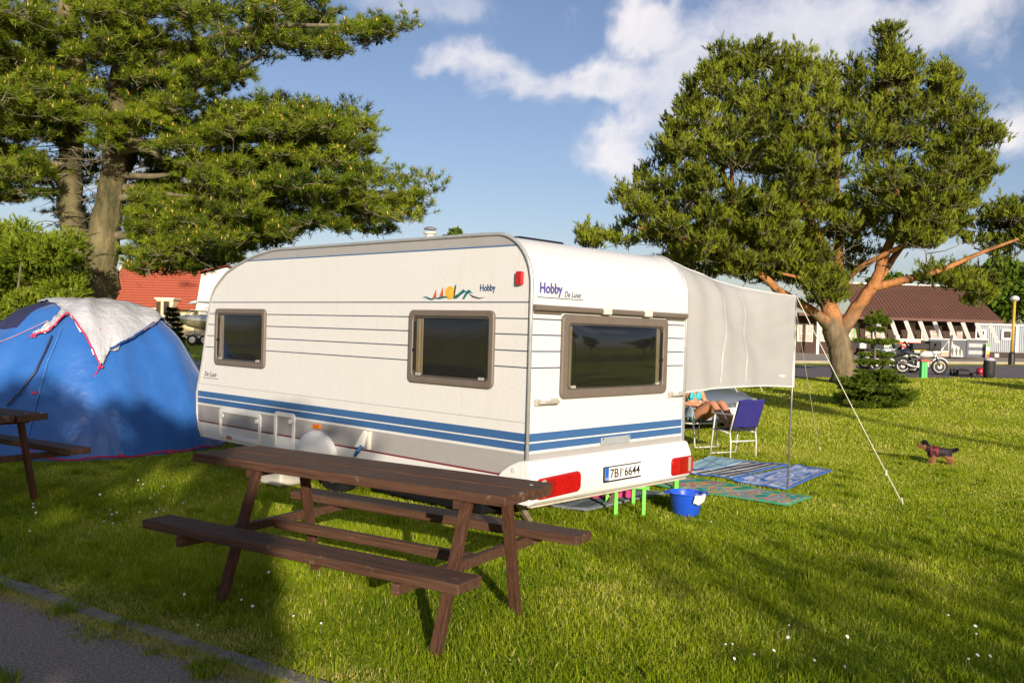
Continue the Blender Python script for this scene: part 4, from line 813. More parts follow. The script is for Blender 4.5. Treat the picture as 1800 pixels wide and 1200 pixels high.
def picnic_table(label, f1, group):
    # local x runs along the table (to the left and away), local y across it
    root = thing('picnic_table', label, 'picnic table', tuple(f1), math.atan2(TU.y, TU.x), group); S = -1    # local +y is to the camera's side, so widths run negative
    M = Matrix.Scale(-1, 4, (0, 1, 0))
    for y0, y1, dx in ((.230, .480, 0), (.493, .70, .02), (.713, .805, -.03)): MB(M).box(-.265 - dx, 2.16 + dx * .6, y0, y1, .775, .832 + dx * .12).build('tabletop_plank', wood, root, bevel=.006)
    for y0 in (-.255, .98): MB(M).box(-.315, 2.01, y0, y0 + .205, .438, .492).build('bench_plank', wood, root, bevel=.007)
    for x in (.0, 1.60):
        for yf_, yt in ((.0, .275), (.84, .68)): MB(M).bar((x, yf_, -.03), (x, yt, .772), .042, .062, up=(1, 0, 0)).build('leg', wood_l, root, bevel=.004)
        MB(M).bar((x + .055, -.27, .408), (x + .055, 1.20, .408), .05, .056).build('crossbeam', wood, root, bevel=.004)
        MB(M).bar((x + .055, .25, .748), (x + .055, .79, .748), .05, .05).build('top_batten', wood, root, bevel=.004)
    MB(M).bar((.08, .48, .40), (1.63, .48, .40), .05, .06).build('stretcher', wood, root, bevel=.004)
    bo = mat('bolt_steel', (.45, .42, .36), .4, metal=.6)
    for x, y in ((-.20, .62), (-.20, .76)): MB(M).lathe([(.012, .833), (.012, .838)], 8, (x, y, 0)).build('bolt', bo, root)
    return root
picnic_table('brown wooden picnic table with two benches standing before the caravan', G(762, 1156), 'wooden picnic tables')
lt = picnic_table('brown wooden picnic table cut off at the left picture edge, before the tent', (-4.80, 7.54, 0), 'wooden picnic tables')
# ================================================================== tent
tb = mat('tent_blue', (.024, .13, .44), .36, col2=(.04, .16, .50), scale=2.5, bump=.5, bscale=4, spec=.6, trans=.10, bdist=.05, sheen=.25)
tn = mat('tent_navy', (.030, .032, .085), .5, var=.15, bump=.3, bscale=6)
tsil = mat('tent_silver', (.74, .74, .75), .34, metal=.35, var=.08, scale=3, bump=.7, bscale=10, bdist=.035)
pink = mat('pink_piping', (.55, .02, .09), .5, var=.1)
cordm = mat('cord', (.45, .25, .30), .7); cordw = mat('white_cord', (.62, .58, .48), .7)
TH = 1.93
TENT = thing('dome_tent', 'blue dome tent with a silver top sheet and pink piping', 'tent', tuple(TENT_C))
def tent_r(a):                                            # footprint: a rounded hexagon
    return TENT_R * (1 + .035 * math.cos(6 * a + .4)) 
def tent_pt(a, q, off=0.):
    r = tent_r(a) * q; z = TH * (1 - q ** 3.3); wr = .018 * math.sin(9 * a + 5 * q) * math.sin(3 * q + 2 * a) + .013 * math.sin(23 * a + 3 * q + 1.2 * math.sin(5 * q)) * q + .008 * math.sin(31 * q + 7 * a)
    rib = .035 * max(0, math.cos(3 * (a - .9))) ** 14 * math.sin(min(q, 1) * 3.0)
    n = Vector((math.cos(a) * q ** 2, math.sin(a) * q ** 2, .55)).normalized()
    return Vector((math.cos(a) * r, math.sin(a) * r, z)) + n * (wr * (1 - .0 * q) + rib + off)
def tent_xyz_to_aq(p):
    v = Vector(p) - TENT_C; a = math.atan2(v.y, v.x); return a, min(v.to_2d().length / tent_r(a), 1)
def tent_hit(px, py):
    """where the sight line meets the dome"""
    q = ray(px, py); prev = None
    for d in np.arange(9.5, 15.5, .01):
        w = CAMPOS + q * d; a, u = tent_xyz_to_aq(w); v = Vector(w) - TENT_C
        if v.to_2d().length <= tent_r(a) and w[2] <= TH * (1 - u ** 3.3): return a, u
        k = (v.to_2d().length / tent_r(a)) + max(0, w[2] - TH * (1 - min(u, 1) ** 3.3))
        if prev is None or k < prev[0]: prev = (k, a, min(u, .999))
    return prev[1], prev[2]
nA, nQ = 96, 26
tv = [tent_pt(2 * math.pi * i / nA, (j + .001) / nQ) for j in range(nQ + 1) for i in range(nA)]
fb, fn_ = [], []
for j in range(nQ):
    for i in range(nA):
        f_ = (j * nA + i, j * nA + (i + 1) % nA, (j + 1) * nA + (i + 1) % nA, (j + 1) * nA + i); a = math.degrees(2 * math.pi * (i + .5) / nA) % 360; q = (j + .5) / nQ
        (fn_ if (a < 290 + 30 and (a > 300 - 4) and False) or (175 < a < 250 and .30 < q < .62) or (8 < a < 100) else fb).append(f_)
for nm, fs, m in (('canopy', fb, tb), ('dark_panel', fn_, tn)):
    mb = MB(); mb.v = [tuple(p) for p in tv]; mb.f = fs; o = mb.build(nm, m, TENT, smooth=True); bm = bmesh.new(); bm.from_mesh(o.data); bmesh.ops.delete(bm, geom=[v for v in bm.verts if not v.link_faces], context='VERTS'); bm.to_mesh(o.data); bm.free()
def on_tent(pts, off): return [tent_pt(*tent_hit(*p), off) for p in pts]
def pxl(pts, n=10):
    o = []
    for a, b in zip(pts[:-1], pts[1:]): o += [(a[0] + (b[0] - a[0]) * i / n, a[1] + (b[1] - a[1]) * i / n) for i in range(n)]
    return o + [pts[-1]]
# silver top sheet: strips between a lower hem and an upper edge on the dome
def fly(name, lower, upper, m, off0, off1, n=22, k=8, polar=False):
    lo = pxl(lower, n); up_ = pxl(upper, n); L_ = min(len(lo), len(up_)); rows = []
    la = [tent_hit(*p) for p in [lo[int(i * (len(lo) - 1) / 40)] for i in range(41)]]; ua = ([(math.radians(np.interp(i / 40, np.linspace(0, 1, len(upper)), [q_[0] for q_ in upper])), np.interp(i / 40, np.linspace(0, 1, len(upper)), [q_[1] for q_ in upper])) for i in range(41)] if polar else [tent_hit(*p) for p in [up_[int(i * (len(up_) - 1) / 40)] for i in range(41)]])
    def fn(u, v):
        i = int(round(u * 40)); A = tent_pt(*la[i], off0 + .02 * math.sin(i * .9)); B = tent_pt(*ua[i], off1); p = A.lerp(B, v); c = TENT_C
        a, q = tent_xyz_to_aq(p + TENT_C); S_ = tent_pt(a, q, off0 * (1 - v) + off1 * v); w = max(p.length, S_.length); base_ = S_ if S_.length > p.length else p
        return base_ + Vector((0, 0, .012 * math.sin(17 * u + 9 * v) + .010 * math.sin(31 * v + 6 * u)))
    return MB().grid(fn, 40, k).build(name, m, TENT, smooth=True, solid=.004)
fly('top_sheet', [(119, 557), (150, 600), (176, 648), (192, 620), (228, 598), (268, 572)], [(205, .34), (160, .34), (120, .36), (80, .40), (45, .48), (22, .60)], tsil, .045, .03, k=16, polar=True)
fly('top_sheet', [(60, 594), (85, 586), (102, 572), (119, 557)], [(88, 566), (96, 556), (104, 547), (114, 540)], tsil, .05, .02)
MB().tube([p for p in on_tent(pxl([(60, 595), (85, 587), (102, 574), (119, 557), (135, 578), (150, 601), (176, 649)], 6), .06)], .011, 6).build('piping', pink, TENT)
MB().tube(on_tent(pxl([(192, 620), (228, 600), (268, 573)], 8), .05), .016, 6).build('pole_sleeve', mat('sleeve_blue', (.02, .07, .24), .5), TENT)
MB().tube(on_tent(pxl([(92, 592), (62, 660), (40, 690), (14, 718)], 8), .03), .012, 6).build('pole_sleeve', mat('sleeve_navy', (.018, .02, .05), .5), TENT)
MB().tube(on_tent(pxl([(109, 580), (84, 640), (62, 715), (48, 770)], 8), .015), .012, 6).build('door_zip', mat('zip_blue', (.05, .17, .45), .4), TENT)
for px, py in ((61, 694), (172, 583), (116, 803), (213, 802), (295, 799), (60, 594), (176, 648)):
    a, q = tent_hit(px, py); p = tent_pt(a, q, .03); MB(Matrix.Translation(p)).box(-.035, .035, -.01, .01, -.014, .014).build('toggle', pink, TENT, bevel=.004)
MB().tube([tent_pt(a, 1.0, .012) + Vector((0, 0, .03 + .015 * math.sin(a * 17))) for a in np.linspace(0, 2 * math.pi, 90, endpoint=False)], .011, 5, closed=True).build('hem', pink, TENT)
def droop(a, b, s, n=14): return [Vector(a).lerp(Vector(b), t) - Vector((0, 0, s * 4 * t * (1 - t))) for t in (i / n for i in range(n + 1))]
def rel(p): return Vector(p) - TENT_C
a_, b_ = TENT_C + on_tent([(176, 649)], .06)[0], Vector(P(38, 768, 10.0))
MB().tube([p - TENT_C for p in droop(a_, (*G(34, 812)[:2], .03), .16)], .0055, 5).build('guy_rope', pink, TENT)
a_ = TENT_C + on_tent([(86, 567)], .05)[0]; MB().tube([p - TENT_C for p in droop(a_, P(-40, 615, 11.0), .02)], .0055, 5).build('guy_rope', cordm, TENT)
a_ = TENT_C + on_tent([(192, 620)], .05)[0]; b_ = TENT_C + on_tent([(270, 575)], .08)[0]; MB().tube([p - TENT_C for p in droop(a_, b_, .02)], .005, 5).build('guy_rope', cordm, TENT)
c = P(281, 585, 26); b0 = c.copy(); b0[2] = T(*c[:2]); tz = thing('dome_tent', 'beige tent top peeping out behind the blue tent', 'tent', tuple(b0))
MB().lathe([(.50, 0), (.48, .5), (.36, .95), (.2, 1.25), (.05, 1.36), (0, 1.37)], 18).build('canopy', mat('tent_beige', (.36, .30, .22), .7, bump=.2), tz, smooth=True)

# ================================================================== awning at the caravan's far side
aw = mat('awning_grey', (.42, .415, .412), .8, var=.04, scale=3, bump=.12, bscale=200, trans=.18)
POLE = G(1384, 862); AWN = thing('sun_awning', 'pale grey fabric sun awning stretched from the caravan to steel poles', 'awning', tuple(C0 + E1 * CW))
A0 = C0 + E1 * CW; AO = A0
pt = Vector((POLE[0] + .03, POLE[1], P(1391, 520, POLE[1])[2]))
hem_z = P(1389, 679, POLE[1])[2]
trim = [Vector(A0 + E2 * a + E1 * .03 + Vector((0, 0, b))) for a, b in prof if b > 1.1 and a < .36]
def tz_(v): return 1.155 + (2.45 - 1.155) * v
def trim_at(z):
    zs = [p.z for p in trim]; return Vector((np.interp(z, zs, [p.x for p in trim]), np.interp(z, zs, [p.y for p in trim]), z))
def wall(u, v):
    a = trim_at(1.14 + (2.46 - 1.14) * v); b = Vector((pt.x, pt.y, hem_z + (pt.z - hem_z) * v)); p = a.lerp(b, u)
    sag = -.07 * math.sin(math.pi * u) * v ** 2 + (.035 * math.sin(math.pi * u)) * (1 - v) ** 2
    nrm = Vector((E2.x, E2.y, 0)); return p + Vector((0, 0, sag)) + nrm * (.026 * math.sin(9 * u + 4 * v) * math.sin(math.pi * u) + .014 * math.sin(31 * u + 3 * v) * (1 - u) + .004 * math.sin(38 * (u * .6 + (1 - v))) * u * v + .015 * math.sin(14 * (u + v)) * math.sin(math.pi * u) * math.sin(math.pi * v)) - AO
MB().grid(wall, 50, 34).build('side_panel', aw, AWN, smooth=True)
AL = 3.2
def roofp(u, v):
    a = trim[-1] + E2 * (AL * v) ; b = pt + E2 * (AL * v); p = a.lerp(b, u); return p + Vector((0, 0, .004 - .07 * math.sin(math.pi * u) - .03 * math.sin(math.pi * v) * u)) - AO
MB().grid(roofp, 16, 16).build('roof_panel', aw, AWN, smooth=True)
MB().tube([wall(u, 0) - Vector((0, 0, .004)) for u in np.linspace(0, 1, 40)], .009, 6).tube([wall(1, v) for v in np.linspace(0, 1, 20)], .009, 6).tube([wall(u, 1) for u in np.linspace(0, 1, 40)], .007, 6).build('hem', mat('hem_white', (.62, .61, .59), .8), AWN)
for u in (.30, .505): MB().grid(lambda a, v: wall(u + (a - .5) * .012, .04 + v * .9) - Vector((E2.x, E2.y, 0)) * .004, 2, 30).build('seam', mat('awning_seam', (.47, .455, .445), .8), AWN, smooth=True)
wl = lambda u, v: wall(.86 + .05 * u, .10 + .02 * v) - Vector((E2.x, E2.y, 0)) * .006
MB().grid(wl, 4, 2).build('maker_tab', mat('tab_white', (.75, .74, .7), .7), AWN)
for u, v in ((.42, 0), (.66, 0)):
    p = wall(u, 0); MB().tube([p, p + Vector((.03, 0, -.06))], .004, 4).build('hem_tie', mat('hem_white', None), AWN)
MB().tube([Vector((POLE[0], POLE[1], 0)) - AO, pt + Vector((0, 0, .02)) - AO], .0115, 8).build('pole', steel, AWN, smooth=True)
q = Vector((POLE[0], POLE[1], 0)) + E2 * AL; MB().tube([q - AO, pt + E2 * AL - AO], .0115, 8).build('pole', steel, AWN, smooth=True)
peg = Vector(G(1586, 889)); MB().tube(droop(pt - AO, peg + Vector((0, 0, .03)) - AO, .02), .0048, 5).build('guy_rope', cordw, AWN)
k = droop(pt - AO, peg + Vector((0, 0, .03)) - AO, .02)[12]; MB(Matrix.Translation(k)).box(-.008, .008, -.006, .006, -.028, .028).build('rope_slider', cordw, AWN)
MB().bar(peg + Vector((-.01, 0, .09)) - AO, peg + Vector((.02, 0, -.05)) - AO, .012).build('ground_peg', steel, AWN)
peg2 = Vector(G(1441, 792)); f2 = pt + E2 * .35; MB().tube(droop(Vector(P(1397, 530, POLE[1] + .3)) - AO, peg2 - AO, .03), .0035, 4).build('guy_rope', cordw, AWN)
MB().bar(peg2 + Vector((0, 0, .06)) - AO, peg2 + Vector((.02, 0, -.05)) - AO, .010).build('ground_peg', steel, AWN)
q2 = P(1412, 625, 14.2); MB().tube([pt + E2 * AL - AO, Vector((q.x + 1.2, q.y + .9, .03)) - AO], .003, 4).build('guy_rope', cordw, AWN)

# ================================================================== mats, bucket, odds and ends by the caravan
def stripes_mat(name, cols, scale, vecscale, dist=0, kind='bands', rough=.8):
    m = bpy.data.materials.new(name); m.use_nodes = True; t = m.node_tree; b = t.nodes['Principled BSDF']; b.inputs['Roughness'].default_value = rough
    tx = t.nodes.new('ShaderNodeTexCoord'); mp = t.nodes.new('ShaderNodeMapping'); mp.inputs['Scale'].default_value = vecscale; t.links.new(tx.outputs['UV'], mp.inputs[0])
    if kind == 'bands':
        w = t.nodes.new('ShaderNodeTexWave'); w.inputs['Scale'].default_value = scale; w.inputs['Distortion'].default_value = dist; w.inputs['Detail'].default_value = 2; t.links.new(mp.outputs[0], w.inputs['Vector']); s = w.outputs['Fac']
    elif kind == 'noise':
        w = t.nodes.new('ShaderNodeTexNoise'); w.inputs['Scale'].default_value = scale; w.inputs['Detail'].default_value = 1; w.inputs['Distortion'].default_value = dist; t.links.new(mp.outputs[0], w.inputs['Vector']); s = w.outputs['Fac']
    else:
        w = t.nodes.new('ShaderNodeTexBrick'); w.inputs['Scale'].default_value = scale; w.inputs['Mortar Size'].default_value = .04; w.inputs['Color1'].default_value = (.2, .2, .2, 1); w.inputs['Color2'].default_value = (.75, .75, .75, 1); w.inputs['Mortar'].default_value = (.99, .99, .99, 1); t.links.new(mp.outputs[0], w.inputs['Vector']); s = w.outputs['Color']
    r = t.nodes.new('ShaderNodeValToRGB'); r.color_ramp.interpolation = 'CONSTANT'; e = r.color_ramp.elements
    for i, (p, c) in enumerate(cols):
        q = e[i] if i < 2 else e.new(p); q.position = p; q.color = (*c, 1)
    t.links.new(s, r.inputs[0]); t.links.new(r.outputs[0], b.inputs['Base Color']); return m
lb, wht, nav = (.34, .55, .62), (.60, .58, .55), (.035, .04, .07)
MM = {'blue': stripes_mat('mat_light_blue', [(0, lb), (.60, (.33, .52, .60)), (.72, (.60, .20, .16)), (.75, (.20, .40, .55))], 3.0, (1.2, 1.0, 1), 1.0, 'noise'),
      'zebra': stripes_mat('mat_zebra', [(0, nav), (.46, wht)], .55, (2.6, .8, 1), 5.0, 'bands'),
      'check': stripes_mat('mat_blue_check', [(0, (.08, .22, .62)), (.40, (.55, .60, .78)), (.52, (.24, .34, .62)), (.64, (.56, .55, .64)), (.78, (.45, .25, .35)), (.81, (.32, .42, .66))], 3.2, (1.8, 1.1, 1), .4, 'noise'),
      'rainbow': stripes_mat('mat_rainbow', [(0, (.02, .34, .16)), (.38, (.08, .42, .48)), (.44, (.80, .42, .03)), (.49, (.12, .36, .55)), (.53, (.72, .18, .05)), (.57, (.25, .50, .55)), (.62, (.75, .58, .06)), (.67, (.04, .40, .24))], 1.5, (3.6, .9, 1), 1.8, 'noise'),
      'grey': stripes_mat('mat_grey', [(0, (.15, .19, .22)), (.55, (.20, .25, .28)), (.70, (.42, .12, .05))], 2.5, (1.5, 1, 1), .5, 'noise')}
ML = {'blue': ('picnic_mat', 'light blue mat with red motifs, farthest of the mats on the grass'), 'zebra': ('picnic_mat', 'black and white zebra-striped mat lying in the middle'), 'check': ('picnic_mat', 'blue and white patterned mat under the awning pole'),
      'rainbow': ('picnic_mat', 'long rainbow-patterned beach mat nearest the blue tub'), 'grey': ('picnic_mat', 'grey mat with orange motif half under the caravan')}
for k, poly in MATS_XY.items():
    a, b, c, d = (Vector((*p, 0)) for p in poly); ce = (a + b + c + d) / 4; mb = MB(); nu, nv = 40, 16; sd = hash(k) % 7 if False else len(k)
    def fn(u, v):
        p = (a.lerp(b, v)).lerp(d.lerp(c, v), u) if k in ('rainbow_',) else (a.lerp(d, u)).lerp(b.lerp(c, u), v)
        return p - ce + Vector((0, 0, .030 + .006 * math.sin(u * 9 + sd) * math.sin(v * 5 + sd) + .002 * math.sin(u * 23 + v * 7) + .006 * abs(2 * u - 1) ** 6))
    mb.grid(fn, nu, nv); nm, lab = ML[k]; rt = tag(mb.build(nm, MM[k], smooth=True, solid=.010), lab, 'mat', 'mats on the grass'); rt.location = ce
    uv = rt.data.uv_layers.new(name='UVMap')
    # the builder keeps vertex order, so the pattern runs along each mat's length
    for pl_ in rt.data.polygons:
        for li in pl_.loop_indices:
            vi = rt.data.loops[li].vertex_index; uv.data[li].uv = ((vi % (nu + 1)) / nu, (vi // (nu + 1)) / nv)
    ed = {'check': mat('mat_edge_blue', (.05, .14, .45), .8), 'zebra': mat('mat_edge_blue', None), 'blue': mat('mat_edge_pale', (.3, .45, .55), .8), 'rainbow': mat('mat_edge_green', (.05, .30, .16), .8), 'grey': mat('mat_edge_grey', (.2, .22, .24), .8)}[k]
    loop = [fn(t, 0) for t in np.linspace(0, 1, 24)] + [fn(1, t) for t in np.linspace(0, 1, 8)[1:]] + [fn(t, 1) for t in np.linspace(1, 0, 24)[1:]] + [fn(0, t) for t in np.linspace(1, 0, 8)[1:-1]]
    MB().tube(loop, .011, 5, closed=True).build('edging', ed, rt)
BB = Vector(G(1205, 905)); bu = thing('plastic_tub', 'round blue plastic tub with a white rag over its rim', 'tub', tuple(BB))
tubm = mat('tub_blue', (.015, .085, .60), .3, var=.06)
MB().lathe([(.0, .0), (.105, .0), (.125, .02), (.160, .20), (.168, .212), (.176, .215), (.176, .222), (.164, .225), (.155, .205), (.118, .03), (0, .02)], 36, cap=False).build('bowl', tubm, bu, smooth='auto')
for s in (-1, 1): hd = MB(); hd.tube([(s * .165, -.05, .212), (s * .20, -.04, .215), (s * .205, 0, .216), (s * .20, .04, .215), (s * .165, .05, .212)], .008, 6); hd.build('handle', tubm, bu)
rag = tag(MB().grid(lambda u, v: Vector((.03 + .115 * u + .02 * v, -.176 + .06 * u ** 2 + .04 * (1 - v) * .1 - .006 + (.0 if v < .8 else .05 * (v - .8) * 5), .225 - .095 * (1 - v) * (1 - .35 * abs(u - .45)) + .004 * math.sin(9 * u))) + BB, 14, 8).build('rag', mat('rag_white', (.66, .62, .56), .9, bump=.3), smooth=True, solid=.005), 'small white rag hanging over the tub rim', 'rag')
grn = mat('green_plastic', (.16, .62, .07), .35, var=.05)
def stool(label, c, rz, w, l, h, lw=.036):
    s = thing('plastic_table', label, 'table', (c[0], c[1], 0), rz, 'green plastic tables'); MB().box(-w / 2 - .02, w / 2 + .02, -l / 2 - .02, l / 2 + .02, h - .03, h).build('tabletop', grn, s, bevel=.01)
    for i in (-1, 1):
        for j in (-1, 1): MB().box(i * w / 2 - lw / 2, i * w / 2 + lw / 2, j * l / 2 - lw / 2, j * l / 2 + lw / 2, -.01, h - .03).build('leg', grn, s, bevel=.005)
stool('low green plastic table tucked under the caravan rear', (1.13, 8.60), R(2), .26, .56, .29)
stool('green plastic stool beyond the caravan, next to the rainbow mat', (1.60, 9.86), R(20), .36, .36, .42, .05)
pk = thing('storage_tray', 'pink tray standing beneath the caravan rear', 'tray', (.98, 9.25, 0), .3)
MB().box(-.24, .24, -.16, .16, .0, .012).box(-.25, .25, -.17, -.155, 0, .10).box(-.25, .25, .155, .17, 0, .10).box(-.25, -.235, -.17, .17, 0, .10).box(.235, .25, -.17, .17, 0, .10).build('tray', mat('pink_plastic', (.55, .03, .16), .4), pk, bevel=.006)
# waste-water canister under the near side
cx = Vector((-2.50, 9.30, 0)); cn = thing('water_canister', 'white water canister with a blue cap lying under the caravan', 'canister', tuple(cx), CR)
MB().prism(rrect(-.16, .26, .03, .29, .06, 4), lambda a, b, d: (d, -a, b), -.02, .26).build('tank', mat('canister_white', (.62, .59, .50), .5, var=.06), cn, bevel=.03, seg=3)
MB().tube([(.0, .12, .285), (.0, -.05, .325), (.0, -.22, .285)], .02, 8).build('carry_handle', cream, cn)
MB().lathe([(.085, .0), (.09, .03), (.088, .13), (.055, .15)], 18, (.12, .175, .17), 'y').build('cap', mat('cap_blue', (.01, .06, .42), .4), cn, smooth='auto')
MB().lathe([(.03, -.02), (.03, .04)], 12, (.0, .17, .21), 'y').build('valve', mat('valve_red', (.5, .02, .03), .4), cn)

# ================================================================== seats, sunbather, dog
def skin_body(name, joints, bones, m, sub=2):
    me = bpy.data.meshes.new(name); ids = list(joints); me.from_pydata([joints[k][0] for k in ids], [(ids.index(a), ids.index(b)) for a, b in bones], [])
    o = bpy.data.objects.new(name, me); COL.objects.link(o); sk = o.modifiers.new('skin', 'SKIN'); sk.branch_smoothing = .4
    for i, k in enumerate(ids):
        r = joints[k][1]; sv = me.skin_vertices[0].data[i]; sv.radius = (r, r) if not isinstance(r, tuple) else r; sv.use_root = (i == 0)
    ss = o.modifiers.new('sub', 'SUBSURF'); ss.levels = ss.render_levels = sub
    dg = bpy.context.evaluated_depsgraph_get(); dg.update(); m2 = bpy.data.meshes.new_from_object(o.evaluated_get(dg)); bpy.data.objects.remove(o)
    m2.polygons.foreach_set('use_smooth', [True] * len(m2.polygons)); m2.materials.clear(); m2.name = name; m2.materials.append(m); return m2
def shell(me, pred, off, name, m, parent):
    """clothing: a copy of the body's surface where pred holds, lifted off it"""
    bm = bmesh.new(); bm.from_mesh(me); bm.normal_update()
    bmesh.ops.delete(bm, geom=[f for f in bm.faces if not pred(f.calc_center_median())], context='FACES')
    for v in bm.verts: v.co += v.normal * off
    m2 = bpy.data.meshes.new(name); bm.to_mesh(m2); bm.free(); m2.materials.clear(); o = link(name, m2, m, parent); q = o.modifiers.new('s', 'SOLIDIFY'); q.thickness = .004; return o
white_tube = mat('white_tube', (.66, .65, .62), .4, var=.05)
def camp_chair(label, c, rz, fabric, group, seat_h=.40):
    ch = thing('camping_chair', label, 'chair', tuple(c), rz, group)        # local -y is the front
    w, dp = .23, .22
    for s in (-1, 1):
        MB().tube([(s * w, -dp, 0), (s * w, -dp + .06, seat_h + .0), (s * w, -dp + .09, seat_h + .20)], .0115, 8).build('leg', white_tube, ch, smooth=True)
        MB().tube([(s * w, dp, 0), (s * w, dp + .0, .22), (s * w, dp - .03, seat_h - .02)], .0115, 8).build('leg', white_tube, ch, smooth=True)
        MB().tube([(s * w, dp - .04, seat_h - .08), (s * w, dp + .12, .80)], .0115, 8).build('back_post', white_tube, ch, smooth=True)
        MB().bar((s * w, -dp + .03, seat_h + .205), (s * w, dp + .06, seat_h + .21), .035, .02).build('armrest', mat('arm_grey', (.4, .39, .37), .5), ch, bevel=.005)
    MB().tube([(-w, -dp + .055, seat_h - .03), (w, -dp + .055, seat_h - .03)], .0115, 8).tube([(-w, dp, .235), (w, dp, .235)], .0115, 8).tube([(-w, -dp, .015), (w, -dp, .015)], .0115, 8).tube([(-w, -dp + .055, seat_h - .03), (-w, dp - .02, seat_h - .05)], .0115, 8).tube([(w, -dp + .055, seat_h - .03), (w, dp - .02, seat_h - .05)], .0115, 8).tube([(-w, dp, .235), (-w, dp - .02, seat_h - .05)], .0118, 8).tube([(-w, -dp, .015), (-w, -dp + .055, seat_h - .03)], .0118, 8).build('seat_frame', white_tube, ch, smooth=True)
    MB().grid(lambda u, v: ((2 * u - 1) * w, -dp + .05 + (2 * dp - .08) * v, seat_h - .015 - .03 * math.sin(3.14 * u) * math.sin(3.14 * v)), 12, 10).build('seat', fabric, ch, smooth=True, solid=.008)
    MB().grid(lambda u, v: ((2 * u - 1) * w, dp - .03 + .15 * v - .02 * math.sin(3.14 * u), seat_h - .02 + .42 * v), 12, 10).build('backrest', fabric, ch, smooth=True, solid=.008)
    return ch
G2 = (Vector(G(1285, 805)) + Vector(G(1327, 803))) / 2; bk = (Vector(G(1327, 803)) - Vector(G(1285, 805))).normalized(); fw = Vector((-bk.y, bk.x, 0))
c2 = G2 + fw * .22; rz2 = math.atan2(fw.y, fw.x) + math.pi / 2
camp_chair('white folding chair with a dark blue towel over its back', c2, rz2, mat('dark_mesh', (.035, .035, .05), .7), 'white folding camping chairs')
tw_m = mat('towel_blue', (.022, .018, .17), .95, var=.15, scale=12, bump=.5, bscale=150)
tow = thing('towel', 'dark blue towel hung over the empty folding chair', 'towel', tuple(c2), rz2)
MB().grid(lambda u, v: ((2 * u - 1) * .222, (.235 + .145 * min(v, .8) / .8 * .98 + (.0 if v < .8 else -.045 * (v - .8) * 5)) + .006 * math.sin(13 * u + 2 * v), .43 + .40 * min(v, .8) / .8 - (0 if v < .8 else .03 * (v - .8) * 5) + .006 * math.sin(11 * u)), 20, 20).build('cloth', tw_m, tow, smooth=True, solid=.012)
c1 = Vector((2.90, 13.82, 0)); fw1 = Vector((.50, -.866, 0)); rz1 = math.atan2(fw1.y, fw1.x) + math.pi / 2
camp_chair('white folding chair in which the sunbather sits', c1, rz1, mat('olive_mesh', (.16, .16, .05), .8), 'white folding camping chairs')
skinm = mat('skin', (.52, .235, .13), .5, var=.06, scale=6); 
PR = thing('person', 'sunbather in a turquoise bikini top sitting with knees drawn up', 'person', tuple(c1), rz1)
J = {'pelvis': ((0, .06, .47), (.125, .105)), 'belly': ((0, .10, .60), (.115, .095)), 'chest': ((0, .15, .78), (.135, .10)), 'upch': ((0, .18, .90), (.115, .085)), 'neck': ((0, .19, .985), (.05, .05)), 'neck2': ((0, .175, 1.04), (.05, .05)), 'head': ((0, .165, 1.12), (.085, .10)), 'crown': ((0, .17, 1.20), (.07, .08))}
Bn = [('pelvis', 'belly'), ('belly', 'chest'), ('chest', 'upch'), ('upch', 'neck'), ('neck', 'neck2'), ('neck2', 'head'), ('head', 'crown')]
for s, n in ((-1, 'r'), (1, 'l')):
    J.update({n + 'hip': ((s * .10, .0, .45), .095), n + 'thigh': ((s * .105, -.20, .56), .082), n + 'knee': ((s * .085, -.42, .715), .058), n + 'calf': ((s * .085, -.545, .58), .056), n + 'ank': ((s * .075, -.70, .435), .036), n + 'heel': ((s * .075, -.72, .40), .036), n + 'ball': ((s * .085, -.84, .405), .036), n + 'toe': ((s * .09, -.90, .40), .022),
              n + 'sh': ((s * .165, .18, .90), .058), n + 'elb': ((s * .245, .10, .66), .042), n + 'wri': ((s * .10, -.10, .645), .027), n + 'palm': ((s * .05, -.13, .655), (.036, .02))})
    Bn += [('pelvis', n + 'hip'), (n + 'hip', n + 'thigh'), (n + 'thigh', n + 'knee'), (n + 'knee', n + 'calf'), (n + 'calf', n + 'ank'), (n + 'ank', n + 'heel'), (n + 'heel', n + 'ball'), (n + 'ball', n + 'toe'), ('upch', n + 'sh'), (n + 'sh', n + 'elb'), (n + 'elb', n + 'wri'), (n + 'wri', n + 'palm')]
    for k in range(4):
        J[n + 'f%d' % k] = ((s * .012, -.145 - .004 * k, .675 - .017 * k), .009); J[n + 'g%d' % k] = ((-s * .02, -.14, .672 - .018 * k), .008); Bn += [(n + 'palm', n + 'f%d' % k), (n + 'f%d' % k, n + 'g%d' % k)]
    J[n + 'th'] = ((s * .05, -.165, .69), .010); J[n + 'th2'] = ((s * .025, -.175, .71), .009); Bn += [(n + 'palm', n + 'th'), (n + 'th', n + 'th2')]
bodym = skin_body('body', J, Bn, skinm); body = link('body', bodym, None, PR)
cy = mat('bikini', (.02, .36, .42), .6, col2=(.05, .5, .55), scale=30)
for s in (-1, 1):
    MB(Matrix.Translation((s * .068, .062, .775)) @ Matrix.Rotation(-.2 * s, 4, 'Z')).loft([[(r * math.cos(t) * (.055 - .016 * math.sin(t)), -.022 * h - .002, r * math.sin(t) * .066 + .01 * (1 - r)) for t in np.linspace(0, 6.283, 18, endpoint=False)] for r, h in ((1, 0), (.92, .5), (.7, .85), (.4, 1.02), (.05, 1.08))], cap=False).build('bikini_cup', cy, PR, smooth=True)
    MB().tube([(s * .075, .035, .835), (s * .07, .075, .90), (s * .06, .15, .985), (0, .235, .98)], .007, 5).build('strap', mat('strap_pale', (.55, .66, .66), .6), PR)
